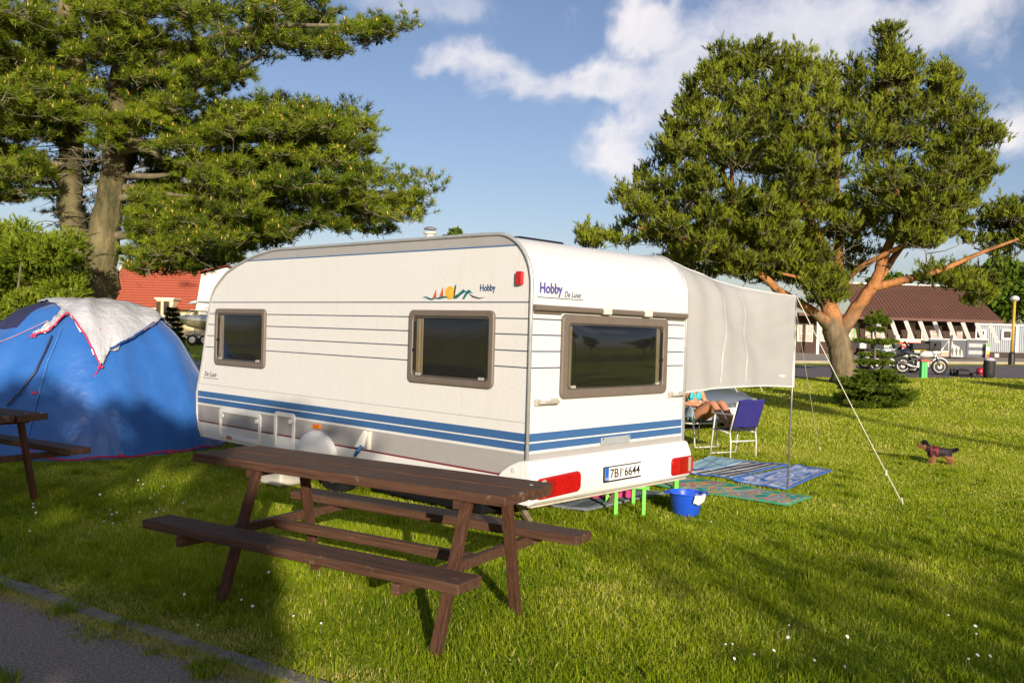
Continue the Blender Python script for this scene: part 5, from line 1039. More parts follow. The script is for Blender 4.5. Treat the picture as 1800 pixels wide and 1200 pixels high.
shell(bodym, lambda c: .715 < c.z < .735 and c.y > -.02 and abs(c.x) < .17, .006, 'bikini_band', cy, PR)
shell(bodym, lambda c: c.z < .53 and c.y > -.05 and abs(c.x) < .22, .007, 'bikini_bottom', cy, PR)
hair = mat('blond_hair', (.50, .30, .10), .6, var=.25, scale=30, stretch=(6, 6, 1))
shell(bodym, lambda c: c.z > 1.10 and (c.y > .13 or c.z > 1.19), .018, 'hair', hair, PR)
MB().loft([[(w * math.cos(t), .225 + .035 * math.sin(t), z) for t in np.linspace(0, 6.283, 12, endpoint=False)] for w, z in ((.05, 1.20), (.085, 1.12), (.09, 1.02), (.085, .94), (.05, .90))]).build('hair', hair, PR, smooth=True)
for s in (-1, 1):
    MB(Matrix.Translation((s * .033, .073, 1.125))).lathe([(0, -.006), (.010, -.004), (.012, 0), (.010, .004), (0, .006)], 10, ax='y', cap=False).build('eye', mat('eye_dark', (.05, .04, .03), .3), PR)
MB().loft([[(x * k, .075 - .018 * k2, z) for x, k in ((-.012, 1), (.012, 1), (0, 0))] for z, k2, k in ((1.125, .2, 1), (1.105, .8, 1), (1.095, 1.2, 1), (1.085, .3, 1))]).build('nose', skinm, PR, smooth=True)
MB(Matrix.Translation((0, .072, 1.065))).box(-.022, .022, -.006, .004, -.006, .006).build('mouth', mat('lips', (.4, .10, .09), .5), PR, bevel=.003)
jc = thing('cloth', 'pale blue denim cloth draped over the side of the sunbather chair', 'cloth', tuple(c1), rz1)
MB().grid(lambda u, v: (-.245 - .025 * math.sin(5 * u + 3 * v) + .05 * (v - .5), -.20 + .36 * u, .615 + .02 * math.sin(7 * u) - abs(v - .45) * .36 + .0), 18, 16).build('fabric', mat('denim', (.26, .36, .42), .9, var=.3, scale=14, bump=.6, bscale=40), jc, smooth=True, solid=.012)
# dog, a small terrier trotting to the left
DG = Vector(G(1652, 816)); dog = thing('dog', 'small black and tan terrier in a dark red harness standing on the lawn', 'dog', tuple(DG), R(-6))
DJ = {'hips': ((.12, 0, .185), (.058, .062)), 'mid': ((.03, 0, .185), (.060, .064)), 'chest': ((-.09, 0, .185), (.066, .075)), 'shoul': ((-.135, 0, .20), (.056, .065)), 'neck': ((-.185, 0, .235), .042), 'head': ((-.225, 0, .268), (.046, .046)), 'snout': ((-.262, 0, .252), .028), 'nose': ((-.290, 0, .246), .017), 'tail': ((.165, 0, .205), .018), 'tail2': ((.225, 0, .225), .011)}
DB = [('hips', 'mid'), ('mid', 'chest'), ('chest', 'shoul'), ('shoul', 'neck'), ('neck', 'head'), ('head', 'snout'), ('snout', 'nose'), ('hips', 'tail'), ('tail', 'tail2')]
for s, n in ((-1, 'a'), (1, 'b')):
    DJ.update({n + 'sh': ((-.115, s * .04, .13), .032), n + 'el': ((-.10 + .015 * s, s * .045, .085), .024), n + 'wr': ((-.115 + .03 * s, s * .045, .035), .020), n + 'pa': ((-.13 + .03 * s, s * .045, .012), .020),
               n + 'kn': ((.105 + .02 * s, s * .045, .115), .038), n + 'ho': ((.15 + .025 * s, s * .045, .068), .022), n + 'an': ((.14 + .025 * s, s * .045, .025), .018), n + 'fp': ((.122 + .025 * s, s * .045, .012), .019), n + 'ear': ((-.215, s * .035, .305), .017), n + 'ear2': ((-.213, s * .042, .328), .008)})
    DB += [('chest', n + 'sh'), (n + 'sh', n + 'el'), (n + 'el', n + 'wr'), (n + 'wr', n + 'pa'), ('hips', n + 'kn'), (n + 'kn', n + 'ho'), (n + 'ho', n + 'an'), (n + 'an', n + 'fp'), ('head', n + 'ear'), (n + 'ear', n + 'ear2')]
blk = mat('dog_black', (.020, .018, .020), .7, var=.4, scale=40); tan = mat('dog_tan', (.42, .20, .085), .8, var=.3, scale=30)
dm = skin_body('body', DJ, DB, blk); dm.materials.append(tan)
def dog_tan(c): return c.z < .125 or (c.x < -.205 and not (c.z > .275 and c.x > -.25)) or (c.x > .15 and c.z < .18)
for p in dm.polygons: p.material_index = 1 if dog_tan(p.center) else 0
link('body', dm, None, dog)
shell(dm, lambda c: (-.155 < c.x < -.125 and c.z > .12) or (-.085 < c.x < -.04 and c.z > .10 and abs(c.y) < .09) or (-.13 < c.x < -.08 and c.z > .19 and abs(c.y) > .04), .008, 'harness', mat('harness_red', (.16, .008, .018), .6), dog)
rgd = np.random.default_rng(3); pts = np.array([p.center for p in dm.polygons]); nr = np.array([p.normal for p in dm.polygons]); ti = np.array([p.material_index for p in dm.polygons])
V, F = needles(pts, nr + np.array([.45, 0, -.8]), 6, .030, .0035, (.1, .6), .003, rgd); np_mesh('fur', V, F, [blk, tan], dog, mi=np.repeat(ti, 6))
MB().lathe([(0, -.010), (.009, -.006), (.011, 0), (.008, .006), (0, .008)], 10, (-.305, 0, .248), 'x', cap=False).build('nose', black, dog, smooth=True)
for s in (-1, 1): MB().lathe([(0, -.005), (.006, -.003), (.007, 0), (0, .004)], 8, (-.252, s * .030, .276), 'y', cap=False).build('eye', black, dog, smooth=True)
# ================================================================== silver car behind the sunbather
carp = mat('car_silver', (.20, .235, .28), .3, metal=.4, var=.03, coat=.6); cglass = mat('car_glass', (.02, .025, .03), .05, var=.1)
CAR = thing('parked_car', 'silver-blue hatchback parked nose-on behind the sunbather', 'car', (3.90, 15.7, 0), R(35))
secs = []
for y, w, zb, zt, zs in ((0, .62, .30, .58, .50), (.06, .76, .22, .64, .54), (.22, .82, .20, .72, .60), (.6, .85, .18, .80, .66), (1.1, .855, .18, .87, .72), (1.5, .86, .18, .93, .78), (2.2, .86, .18, .95, .80), (3.2, .86, .18, .96, .82), (3.8, .83, .2, .94, .82), (4.05, .76, .3, .86, .75)):
    secs.append([(-w * .96, y, zb), (-w, y, zb + .12), (-w, y, zs - .1), (-w * .97, y, zs), (-w * .82, y, zt - .03), (-w * .45, y, zt), (0, y, zt + .012), (w * .45, y, zt), (w * .82, y, zt - .03), (w * .97, y, zs), (w, y, zs - .1), (w, y, zb + .12), (w * .96, y, zb)])
MB().loft(secs).build('body', carp, CAR, smooth=True, subsurf=1)
gl = []
for y, w, z in ((1.15, .74, .86), (1.45, .72, 1.06), (1.95, .66, 1.36), (2.3, .63, 1.43), (3.2, .62, 1.42), (3.75, .64, 1.20), (3.98, .66, .92)):
    gl.append([(-w, y, .84), (-w * .97, y, min(z, 1.0)), (-w * .9, y, z - .02), (0, y, z + .02), (w * .9, y, z - .02), (w * .97, y, min(z, 1.0)), (w, y, .84)])
MB().loft(gl).build('windscreen', cglass, CAR, smooth=True)
MB().loft([[(-w, y, z - .03), (-w * .6, y, z + .012), (0, y, z + .03), (w * .6, y, z + .012), (w, y, z - .03)] for y, w, z in ((1.98, .64, 1.375), (2.3, .63, 1.44), (3.2, .62, 1.43), (3.6, .63, 1.30))], cap=False).build('roof', carp, CAR, smooth=True, solid=.02)
MB().prism(rrect(-.40, .40, .455, .56, .045, 4), lambda a, b, d: (a, -.005 - .0 * a * a + d + .10 * (abs(a) / .8) ** 2, b), .0, .05).build('grille', black, CAR, bevel=.01)
MB().tube([(.085 * math.cos(t), -.02, .51 + .036 * math.sin(t)) for t in np.linspace(0, 6.283, 20, endpoint=False)], .008, 6, closed=True).build('grille_badge', steel, CAR)
for s in (-1, 1):
    MB().prism([(s * .47, .47), (s * .74, .50), (s * .79, .60), (s * .60, .60), (s * .48, .56)], lambda a, b, d: (a, .0 + .55 * max(0, abs(a) - .45) ** 1.3 + d, b), -.02, .08).build('headlight', mat('headlight_glass', (.45, .48, .50), .1, metal=.3, coat=1), CAR, bevel=.01)
    MB().prism(rrect(min(s * .50, s * .66), max(s * .50, s * .66), .26, .34, .02, 3), lambda a, b, d: (a, .03 + d, b), -.02, .05).build('fog_lamp', mat('headlight_glass', None), CAR)
    m_ = MB().loft([[(s * (.88 + x), 1.38 + y * .08, .97 + z * .07) for y, z in ((-1, -1), (1, -1), (1, 1), (-1, 1))] for x in (0, .16)]).build('wing_mirror', carp, CAR, bevel=.02)
    for y in (.72, 3.30):
        wl_ = MB().lathe([(.18, -.09), (.29, -.095), (.305, -.05), (.305, .05), (.29, .095), (.18, .09)], 24, (s * .77, y, .305), 'x').build('wheel', rubber, CAR, smooth=True)
        MB().lathe([(.20, -.03), (.19, .03), (.05, .04)], 20, (s * .84, y, .305), 'x').build('rim', mat('hub_silver', None), wl_)
MB().prism(rrect(-.62, .62, .20, .29, .03, 3), lambda a, b, d: (a, .0 + .12 * abs(a) ** 2 + d, b), .0, .06).build('lower_grille', black, CAR)
pf = MB().prism(rrect(-.27, .27, .345, .465, .01, 2), lambda a, b, d: (a, -.028 + d, b), 0, .03).build('number_plate', mat('plate_white', None), CAR)
MB().prism(rrect(-.262, -.218, .35, .46, .005, 2), lambda a, b, d: (a, -.031 + d, b), 0, .003).build('plate_band', mat('plate_blue', None), pf)
text('9B1 29', 'plate_letters', black, pf, (-.20, -.0285, .368), (1, 0, 0), (0, 0, 1), .36, .075, .01)

# ================================================================== motorbikes, green post and luggage by the road
chrome = mat('chrome', (.55, .54, .52), .25, metal=.8, var=.1); engm = mat('engine_metal', (.30, .29, .27), .45, metal=.6, var=.3, scale=30)
def motorbike(label, px, d, py, rz, paint, seatm, bags):
    c = P(px, py, d); c[2] = T(*c[:2]) + .012; b = thing('motorbike', label, 'motorbike', tuple(c), rz, 'motorbikes parked by the road')      # local +x is forwards
    for x in (-.74, .76):
        w = MB().tube([(x + .285 * math.cos(t), 0, .34 + .285 * math.sin(t)) for t in np.linspace(0, 6.283, 28, endpoint=False)], .058, 8, closed=True).build('wheel', rubber, b, smooth=True)
        r_ = MB().tube([(x + .225 * math.cos(t), 0, .34 + .225 * math.sin(t)) for t in np.linspace(0, 6.283, 28, endpoint=False)], .017, 6, closed=True)
        for k in range(10): r_.tube([(x, 0, .34), (x + .225 * math.cos(k * .628), 0, .34 + .225 * math.sin(k * .628))], .007, 4)
        r_.lathe([(.09, -.05), (.09, .05)], 14, (x, 0, .34), 'y'); r_.build('rim', chrome, w)
        MB().tube([(x + .36 * math.cos(t), 0, .34 + .36 * math.sin(t)) for t in np.linspace(.5 if x > 0 else .9, 2.5 if x > 0 else 2.9, 12)], .04, 6).build('mudguard', paint if x > 0 else black, b, smooth=True)
    for s in (-1, 1): MB().tube([(.76, s * .10, .34), (.62, s * .10, .72), (.50, s * .10, 1.02)], [.026, .028, .026], 8).build('fork', chrome, b, smooth=True)
    MB().loft([[(x, w * math.cos(t), z + h * math.sin(t)) for t in np.linspace(0, 6.283, 14, endpoint=False)] for x, w, z, h in ((-.10, .10, .80, .08), (.05, .17, .84, .14), (.25, .19, .86, .17), (.42, .15, .86, .14), (.50, .08, .84, .08))]).build('tank', paint, b, smooth=True)
    MB().loft([[(x, w * math.cos(t), z + h * math.sin(t)) for t in np.linspace(0, 6.283, 12, endpoint=False)] for x, w, z, h in ((-.86, .10, .93, .04), (-.6, .15, .90, .06), (-.25, .15, .84, .06), (.05, .09, .82, .06))]).build('seat', seatm, b, smooth=True)
    MB().loft([[(x, w * math.cos(t), z + h * math.sin(t)) for t in np.linspace(0, 6.283, 14, endpoint=False)] for x, w, z, h in ((.40, .20, .92, .14), (.58, .20, .96, .15), (.74, .11, .94, .08), (.80, .04, .92, .03))]).build('fairing', paint, b, smooth=True)
    MB().grid(lambda u, v: (.62 - .22 * v, (2 * u - 1) * (.17 - .05 * v), 1.08 + .28 * v - .05 * (2 * u - 1) ** 2), 8, 6).build('screen', cglass, b, smooth=True, solid=.006)
    e = MB().box(-.22, .30, -.14, .14, .30, .60); e.lathe([(.11, -.34), (.12, -.2), (.12, .2), (.11, .34)], 14, (.10, 0, .48), 'y'); e.lathe([(.14, -.18), (.14, .18)], 16, (-.1, 0, .42), 'y'); e.build('engine', engm, b, bevel=.02)
    MB().tube([(.48, 0, .98), (.10, .0, .68), (-.30, 0, .62), (-.74, 0, .36)], .035, 7).tube([(-.30, 0, .62), (-.65, 0, .88)], .025, 6).build('frame', black, b)
    MB().tube([(.22, -.18, .36), (-.1, -.20, .28), (-.45, -.2, .34), (-.95, -.22, .50)], [.03, .035, .05, .055], 9).build('exhaust', chrome, b, smooth=True)
    hb = MB().tube([(.38, -.40, 1.12), (.46, -.22, 1.14), (.48, 0, 1.08), (.46, .22, 1.14), (.38, .40, 1.12)], .014, 6).build('handlebar', black, b)
    for s in (-1, 1): MB().lathe([(.055, -.008), (.055, .008)], 12, (.46, s * .33, 1.26), 'x').tube([(.44, s * .30, 1.13), (.46, s * .33, 1.25)], .007, 4).build('mirror', black, hb)
    MB().lathe([(.09, 0), (.10, -.02), (.06, -.06)], 16, (.80, 0, .92), 'x').build('headlamp', mat('headlight_glass', None), b)
    MB().bar((-.05, .16, .32), (-.14, .30, .02), .022).build('side_stand', black, b)
    for nm, m, a0, a1, b0, b1, z0, z1 in bags: MB().box(a0, a1, b0, b1, z0, z1).build(nm, m, b, bevel=.05, seg=3)
silver = mat('bike_silver', (.55, .55, .54), .3, metal=.3, coat=.4); yel = mat('bike_yellow', (.55, .33, .02), .4); bikewhite = mat('bike_white', (.62, .62, .60), .35)
casem = mat('case_grey', (.5, .5, .49), .4); bseat = mat('bike_seat', (.018, .018, .02), .6); bnavy = mat('bike_navy', (.02, .03, .06), .5)
motorbike('silver touring motorbike, rear one with a pale top case, behind the small spruce', 1548, 40.5, 655, R(4), silver, bseat, [('top_case', casem, -1.12, -.78, -.2, .2, .92, 1.20), ('pannier', casem, -.95, -.5, -.42, -.2, .45, .8)])
motorbike('silver motorbike with dark seat, middle one between spruce and green post', 1571, 38.6, 660, R(-6), silver, bnavy, [('tank_bag', bseat, -.06, .28, -.14, .14, 1.0, 1.22), ('roll_bag', mat('bag_dark', (.02, .02, .025), .7), -.95, -.5, -.25, .25, .98, 1.25)])
motorbike('white motorbike with a black and orange bag, nearest the green post', 1618, 37.6, 661, R(-4), bikewhite, bnavy, [('seat_bag', mat('bag_black', (.014, .014, .016), .7), -.45, .35, -.22, .22, 1.02, 1.30), ('bag_trim', yel, -.40, .12, -.225, .225, .985, 1.02), ('handlebar_bag', mat('bag_black', None), .22, .72, -.26, .26, 1.0, 1.40)])
gp = G(1622.5, 664.5); gpt = thing('waste_bin', 'narrow green bin with a red lid at the lawn edge', 'bin', tuple(gp)); s_ = gp[1] / CF
MB().box(-5.2 * s_, 5.2 * s_, -.12, .12, -.02, 29 * s_).build('bin_body', mat('bin_green', (.035, .42, .085), .45, var=.1), gpt, bevel=.012)
MB().box(-.012, .012, -.135, -.118, .02, 28 * s_).build('bin_rib', mat('bin_green', None), gpt)
MB().box(-7.6 * s_, 7.6 * s_, -.17, .17, 29 * s_, 33 * s_).build('lid', mat('lid_red', (.55, .045, .04), .5), gpt, bevel=.015)
def bag(name, label, cat, px, py, parts):
    g = G(px, py); g[2] += .012; o = thing(name, label, cat, tuple(g)); s = g[1] / CF
    for (nm, m, prof_, ax, dx, dz) in parts: MB(Matrix.Translation((dx * s, 0, dz * s))).lathe([(r * s, h * s) for r, h in prof_], 16, ax=ax).build(nm, m, o, smooth='auto')
blkb = mat('bag_black', None)
bag('travel_roll', 'tall upright black luggage roll with a pale lilac top', 'bag', 1738, 664, [('roll', blkb, [(7.5, 0), (9, 2), (9.6, 10), (9.2, 14), (9.8, 20), (9.2, 26), (8.5, 30)], 'z', 0, 0), ('top_cloth', mat('lilac_cloth', (.5, .45, .55), .9), [(8.8, 30), (9.4, 32), (6, 35), (1, 35.5)], 'z', 0, 0)])
bag('duffel_bag', 'black duffel bag lying between boots and red helmet', 'bag', 1692, 662, [('duffel', blkb, [(2, -11), (6, -10), (6.6, -4), (6.2, 2), (6.8, 8), (5.5, 11), (2, 12)], 'x', 0, 6.2), ('carry_handle', blkb, [(1, -5), (1.4, 0), (1, 5)], 'x', 0, 13)])
bag('helmet', 'red motorcycle helmet resting against the luggage roll', 'helmet', 1722, 661, [('helmet_shell', mat('helmet_red', (.32, .015, .03), .3), [(4.5, 2), (6.2, 5), (6.5, 9), (5, 13), (2.5, 15), (0, 15.4)], 'z', 0, 0), ('visor', black, [(4.6, 3), (6.0, 5), (5.2, 8)], 'z', -1.2, 0)])
bag('shoulder_bag', 'small black bag in front of the red helmet', 'bag', 1711, 663, [('pouch', blkb, [(4, 0), (5.5, 2), (5, 7), (2, 8.5)], 'z', 0, 0)])
for px, lab in ((1671, 'left black boot standing on the road'), (1677, 'right black boot standing on the road')):
    bag('boot', lab, 'boot', px, 660, [('shaft', blkb, [(2.0, 0), (2.1, 4), (1.8, 8), (2.4, 12)], 'z', 0, 0), ('foot', blkb, [(1, -2), (1.6, 0), (1.3, 3), (.4, 4.5)], 'x', 0, 1.6)])

# ================================================================== the low brown-roofed building on the right
DB_ = 57.0; brown_roof = mat('brown_sheet_roof', (.125, .058, .038), .6, var=.12, scale=1.2, bump=.2); wall_b = mat('brown_boards', (.055, .028, .018), .8, var=.3, scale=5); post_w = mat('white_post', (.68, .66, .62), .6, var=.05)
bx = lambda px, d=DB_: P(px, 600, d)[0]
bz = lambda px, py, d=DB_: P(px, py, d)[2]
X0, X1 = bx(1498), bx(1748); ZE, ZR = bz(1650, 562), bz(1650, 499); g0 = T(0, DB_) + .13
BL = thing('low_building', 'low building with a brown sheet roof and slanting white posts', 'building', (0, DB_, g0)); bo = Vector((0, DB_, g0))
def bl(mb, nm, m, p=None, **k): return mb.build(nm, m, p or BL, **k)
rl = X1 - X0
rib = MB(); nr_ = 37; RX1 = bx(1724) + .3
for i in range(nr_):                                      # folded sheet roof, each tray a pan and an upstand
    u0, u1 = i / nr_, (i + 1) / nr_
    def rp(u, v, h): xa = X0 + u * rl; xb = X0 + u * (RX1 - X0); return Vector((xa + (xb - xa) * v, DB_ - .9 + 3.6 * v, ZE + (ZR - ZE) * v + h)) - bo
    um = u1 - .22 / nr_
    rib.add([rp(u0, 0, 0), rp(um, 0, 0), rp(um, 1, 0), rp(u0, 1, 0), rp(um, 0, .035), rp(u1, 0, .035), rp(u1, 1, .035), rp(um, 1, .035), rp(u1, 0, 0), rp(u1, 1, 0)], [(0, 1, 2, 3), (1, 4, 7, 2), (4, 5, 6, 7), (5, 8, 9, 6)])
rf = bl(rib, 'roof', brown_roof)
bl(MB().bar((X0 - .1, -.92, ZE - g0 - .04), (X1 + .05, -.92, ZE - g0 - .04), .06, .16), 'eaves_board', mat('eaves_brown', (.12, .05, .035), .7), rf)
bl(MB().bar((X0, 2.75, ZR - g0 + .07), (RX1 + .1, 2.75, ZR - g0 + .07), .3, .10), 'ridge_cap', mat('ridge_white', (.66, .65, .62), .5), rf)
bl(MB().add([(X1 - .1, -.85, ZE - g0 - .02), (RX1, 2.7, ZR - g0), (X1 - .1, 6, ZE - g0 - .02)], [(0, 1, 2)]), 'gable', wall_b, solid=.06)
XW = bx(1395); bl(MB().box(XW, X1 - .6, 1.2, 6, -.2, ZE - g0 + .2), 'wall', wall_b); bl(MB().box(XW, X0 - .02, -.9, 6, ZE - g0 + .0, ZE - g0 + .18), 'flat_roof', mat('eaves_brown', None))
for px in (1433, 1487, 1531): 
    x = bx(px); bl(MB().bar((x, -.4, -.1), (x, -.4, ZE - g0 + .05), .17, .17), 'post', post_w)
for px in (1532, 1557, 1582, 1607, 1632, 1657, 1681, 1705, 1728):
    x = bx(px - 2); bl(MB().bar((x, -.75, ZE - g0), (x + .42, -1.1, .95), .19, .2), 'slanting_post', post_w)
pinkw = mat('curtained_glass', (.42, .30, .27), .3, var=.2, scale=3); wfr = mat('window_cream', (.62, .57, .44), .6); grf = mat('green_frame', (.22, .42, .10), .6)
def bwin(px0, px1, py0, py1, frm=wfr, door=False):
    x0, x1, z0, z1 = bx(px0, 58.2), bx(px1, 58.2), bz(px0, py1, 58.2) - g0, bz(px0, py0, 58.2) - g0; fw_ = .07
    f = bl(MB().ring([(x0, z0), (x1, z0), (x1, z1), (x0, z1)], [(x0 + fw_, z0 + fw_), (x1 - fw_, z0 + fw_), (x1 - fw_, z1 - fw_), (x0 + fw_, z1 - fw_)], lambda a, b, d: (a, 1.2 - d, b), 0, .08), 'door' if door else 'window', frm)
    xm = (x0 + x1) / 2; zm = z0 + (z1 - z0) * .45
    MB().box(x0 + fw_, x1 - fw_, 1.15, 1.19, z0 + fw_, z1 - fw_).build('pane', pinkw, f)
    if not door: MB().box(xm - .03, xm + .03, 1.11, 1.148, z0 + fw_, z1 - fw_).box(x0 + fw_, xm - .032, 1.11, 1.148, zm - .03, zm + .03).box(xm + .032, x1 - fw_, 1.11, 1.148, zm - .03, zm + .03).build('glazing_bar', frm, f)
for a in ((1400, 1428, 568, 600), (1440, 1482, 568, 600), (1493, 1509, 566, 598, grf), (1520, 1558, 572, 598), (1594, 1607, 566, 622, wfr, True), (1618, 1654, 572, 598), (1668, 1690, 572, 598)): bwin(*a)
# terrace boarding with printed banners
YB = DB_ - 2.2
zt0 = lambda px, py: P(px, py, YB)[2]
def banner(px0, px1, py0, py1, nm, label, m):
    x0, x1 = P(px0, 600, YB)[0], P(px1, 600, YB)[0]; z0, z1 = zt0((px0 + px1) / 2, py1), zt0((px0 + px1) / 2, py0); gz = T(0, YB) + .12
    o = thing(nm, label, 'banner', ((x0 + x1) / 2, YB, gz)); w = (x1 - x0) / 2
    MB().box(-w, w, -.02, .02, max(z0 - gz, .02), z1 - gz).build('panel', m, o); MB().box(-w - .02, w + .02, -.05, .05, z1 - gz, z1 - gz + .06).build('top_rail', post_w, o)
    for s in (-1, 1): MB().box(s * w - .03, s * w + .03, .022, .08, -.05, z1 - gz).build('post', wall_b, o)
    return o, w, z0 - gz, z1 - gz
o, w, z0, z1 = banner(1538, 1571, 598, 628, 'banner_board', 'pale green banner board at the left end of the terrace', mat('banner_green', (.36, .56, .25), .6, col2=(.6, .66, .5), scale=1.5))
o, w, z0, z1 = banner(1572, 1618, 597, 628, 'banner_board', 'white banner board with red lines of lettering behind the bikes', mat('banner_white', (.55, .60, .40), .6, var=.08))
MB().box(-w * .85, w * .95, -.026, -.021, z1 - .28, z1 - .14).build('lettering_bar', mat('banner_red', (.55, .06, .05), .6), o); MB().box(-w * .7, w * .95, -.026, -.021, z1 - .52, z1 - .36).build('lettering_bar', mat('banner_red', None), o)
o, w, z0, z1 = banner(1634, 1698, 597, 628, 'banner_board', 'dark banner board with a pale vehicle and figures', mat('banner_dark', (.045, .055, .075), .5, var=.2))
pr_w = mat('banner_print', (.55, .53, .48), .6, var=.1); pr_o = mat('banner_skin', (.55, .33, .2), .6)
flat = lambda pts, m, nm='print', y=-.024: MB().prism([(a * w, z0 + (z1 - z0) * b) for a, b in pts], lambda a, b, d: (a, y + d, b), -.002, .002).build(nm, m, o)
flat([(-.55, .28), (-.2, .62), (.02, .95), (.22, .98), (.30, .75), (.62, .62), (.80, .40), (.86, .06), (.1, .06), (.05, .3)], pr_w); flat([(-.5, .06), (-.46, .28), (.05, .30), (.10, .06)], pr_o, y=-.0245)
flat([(-.2, .58), (.02, .90), (.04, .38), (-.28, .36)], mat('banner_dark', None), y=-.028)
for q in (.24, .46, .66): flat([(q, .10), (q - .05, .4), (q + .02, .62), (q + .09, .4), (q + .05, .10)], mat('print_dark', (.12, .09, .08), .6), y=-.030)
o, w, z0, z1 = banner(1699, 1735, 597, 628, 'banner_board', 'dark banner board with two blocks of white lettering', mat('banner_dark', None))
for zz in (.68, .28):
    flat([(-.8, zz - .12), (.75, zz - .12), (.75, zz + .12), (-.8, zz + .12)], mat('print_grey', (.30, .31, .33), .6)); 
    for k in range(6): flat([(-.7 + k * .24, zz - .06), (-.55 + k * .24, zz - .06), (-.55 + k * .24, zz + .06), (-.7 + k * .24, zz + .06)], pr_w, 'letter', -.028)
fo = P(1736, 627, YB - .3); fo[2] = T(0, YB) + .12; fl_ = thing('flag_banner', 'small colourful feather flag at the end of the terrace', 'flag', tuple(fo)); s_ = YB / CF
MB().tube([(-3 * s_, 0, 0), (-3 * s_, 0, 30 * s_)], .02, 6).build('pole', post_w, fl_)
for k, (cn_, cc) in enumerate((('flag_red', (.5, .08, .05)), ('flag_yellow', (.6, .45, .05)), ('flag_white', (.6, .6, .56)), ('flag_green', (.15, .4, .1)))):
    MB().box(-3 * s_ + .022, (2.5 + k * .4) * s_, -.01, .01, (3 + k * 6.5) * s_, (9.3 + k * 6.5) * s_).build('stripe', mat(cn_, cc, .7), fl_)
for px, py in ((1577, 596), (1673, 596)):
    q = P(px, py, YB); fp = thing('flower_pot', 'white flower pot on the terrace rail, %s one' % ('left' if px < 1600 else 'right'), 'pot', (q[0], q[1], q[2] + .02)); MB().lathe([(.12, 0), (.16, .22)], 12).build('pot', post_w, fp)
# grey container cabin, lamp post
DC = 60.0; cab = mat('cabin_grey', (.34, .37, .40), .55, var=.08, scale=1.5); gc = T(0, DC) + .12
xa, xb = P(1686, 600, DC)[0], P(1900, 600, DC)[0]; zt = P(1750, 572, DC)[2] - gc
CB = thing('cabin', 'grey corrugated container cabin right of the brown building', 'cabin', (xa, DC, gc)); L_ = xb - xa
cor = MB(); nn = 64
pts = []
for i in range(nn): x = i / nn * L_; pts += [(x, 0), (x + L_ / nn * .42, 0), (x + L_ / nn * .5, .05), (x + L_ / nn * .92, .05)]
cor.add([(x, y, .35) for x, y in pts] + [(x, y, zt) for x, y in pts], [(i, i + 1, len(pts) + i + 1, len(pts) + i) for i in range(len(pts) - 1)]).build('wall', cab, CB)
MB().box(0, L_, .1, 2.4, .0, zt - .02).build('box', cab, CB); MB().box(0, L_, -.06, .09, -.02, .35).build('plinth', mat('plinth_dark', (.05, .03, .025), .8), CB); MB().box(-.05, L_, -.08, 2.45, zt, zt + .12).build('roof_edge', post_w, CB)
for px in (1691, 1786): x = P(px, 600, DC)[0] - xa; MB().box(x - .08, x + .08, -.09, -.01, .36, zt - .01).build('corner_post', post_w, CB)
for px in (1722, 1769):
    x = P(px, 600, DC)[0] - xa; z = P(px, 588, DC)[2] - gc; f = MB().ring(rrect(x - .38, x + .38, z - .36, z + .36, .02, 2), rrect(x - .24, x + .24, z - .22, z + .22, .02, 2), lambda a, b, d: (a, -d, b), .0, .07).build('window', post_w, CB); MB().box(x - .24, x + .24, -.03, -.005, z - .22, z + .22).build('pane', cglass, f)
for px in (1704, 1712): x = P(px, 600, DC)[0] - xa; MB().lathe([(.05, 0), (.05, -.06)], 10, (x, 0, zt - .18), 'y').build('vent', black, CB)
for px in (1752,): x = P(px, 600, DC)[0] - xa; MB().box(x - .14, x + .14, -.075, -.061, .02, .26).build('notice', post_w, CB)
DL = 50.0; lp = P(1778, 632, DL); lp[2] = T(*lp[:2]) + .1; LP = thing('lamp_post', 'yellow lamp post with a dark foot before the grey cabin', 'lamp post', tuple(lp)); s_ = DL / CF; zl = P(1780, 530, DL)[2] - lp[2]
MB().tube([(0, 0, .4), (.06, 0, zl)], .075, 10).build('pole', mat('pole_yellow', (.55, .33, .03), .5, var=.1), LP, smooth=True); MB().lathe([(.17, -.05), (.16, .5), (.12, .62), (.08, .66)], 14).build('foot', black, LP, smooth='auto')
MB().lathe([(.07, 0), (.16, .05), (.24, .12), (.24, .2), (.16, .3), (.04, .34)], 14, (.06, 0, zl)).build('lamp_head', mat('lamp_white', (.6, .6, .56), .4), LP, smooth='auto')

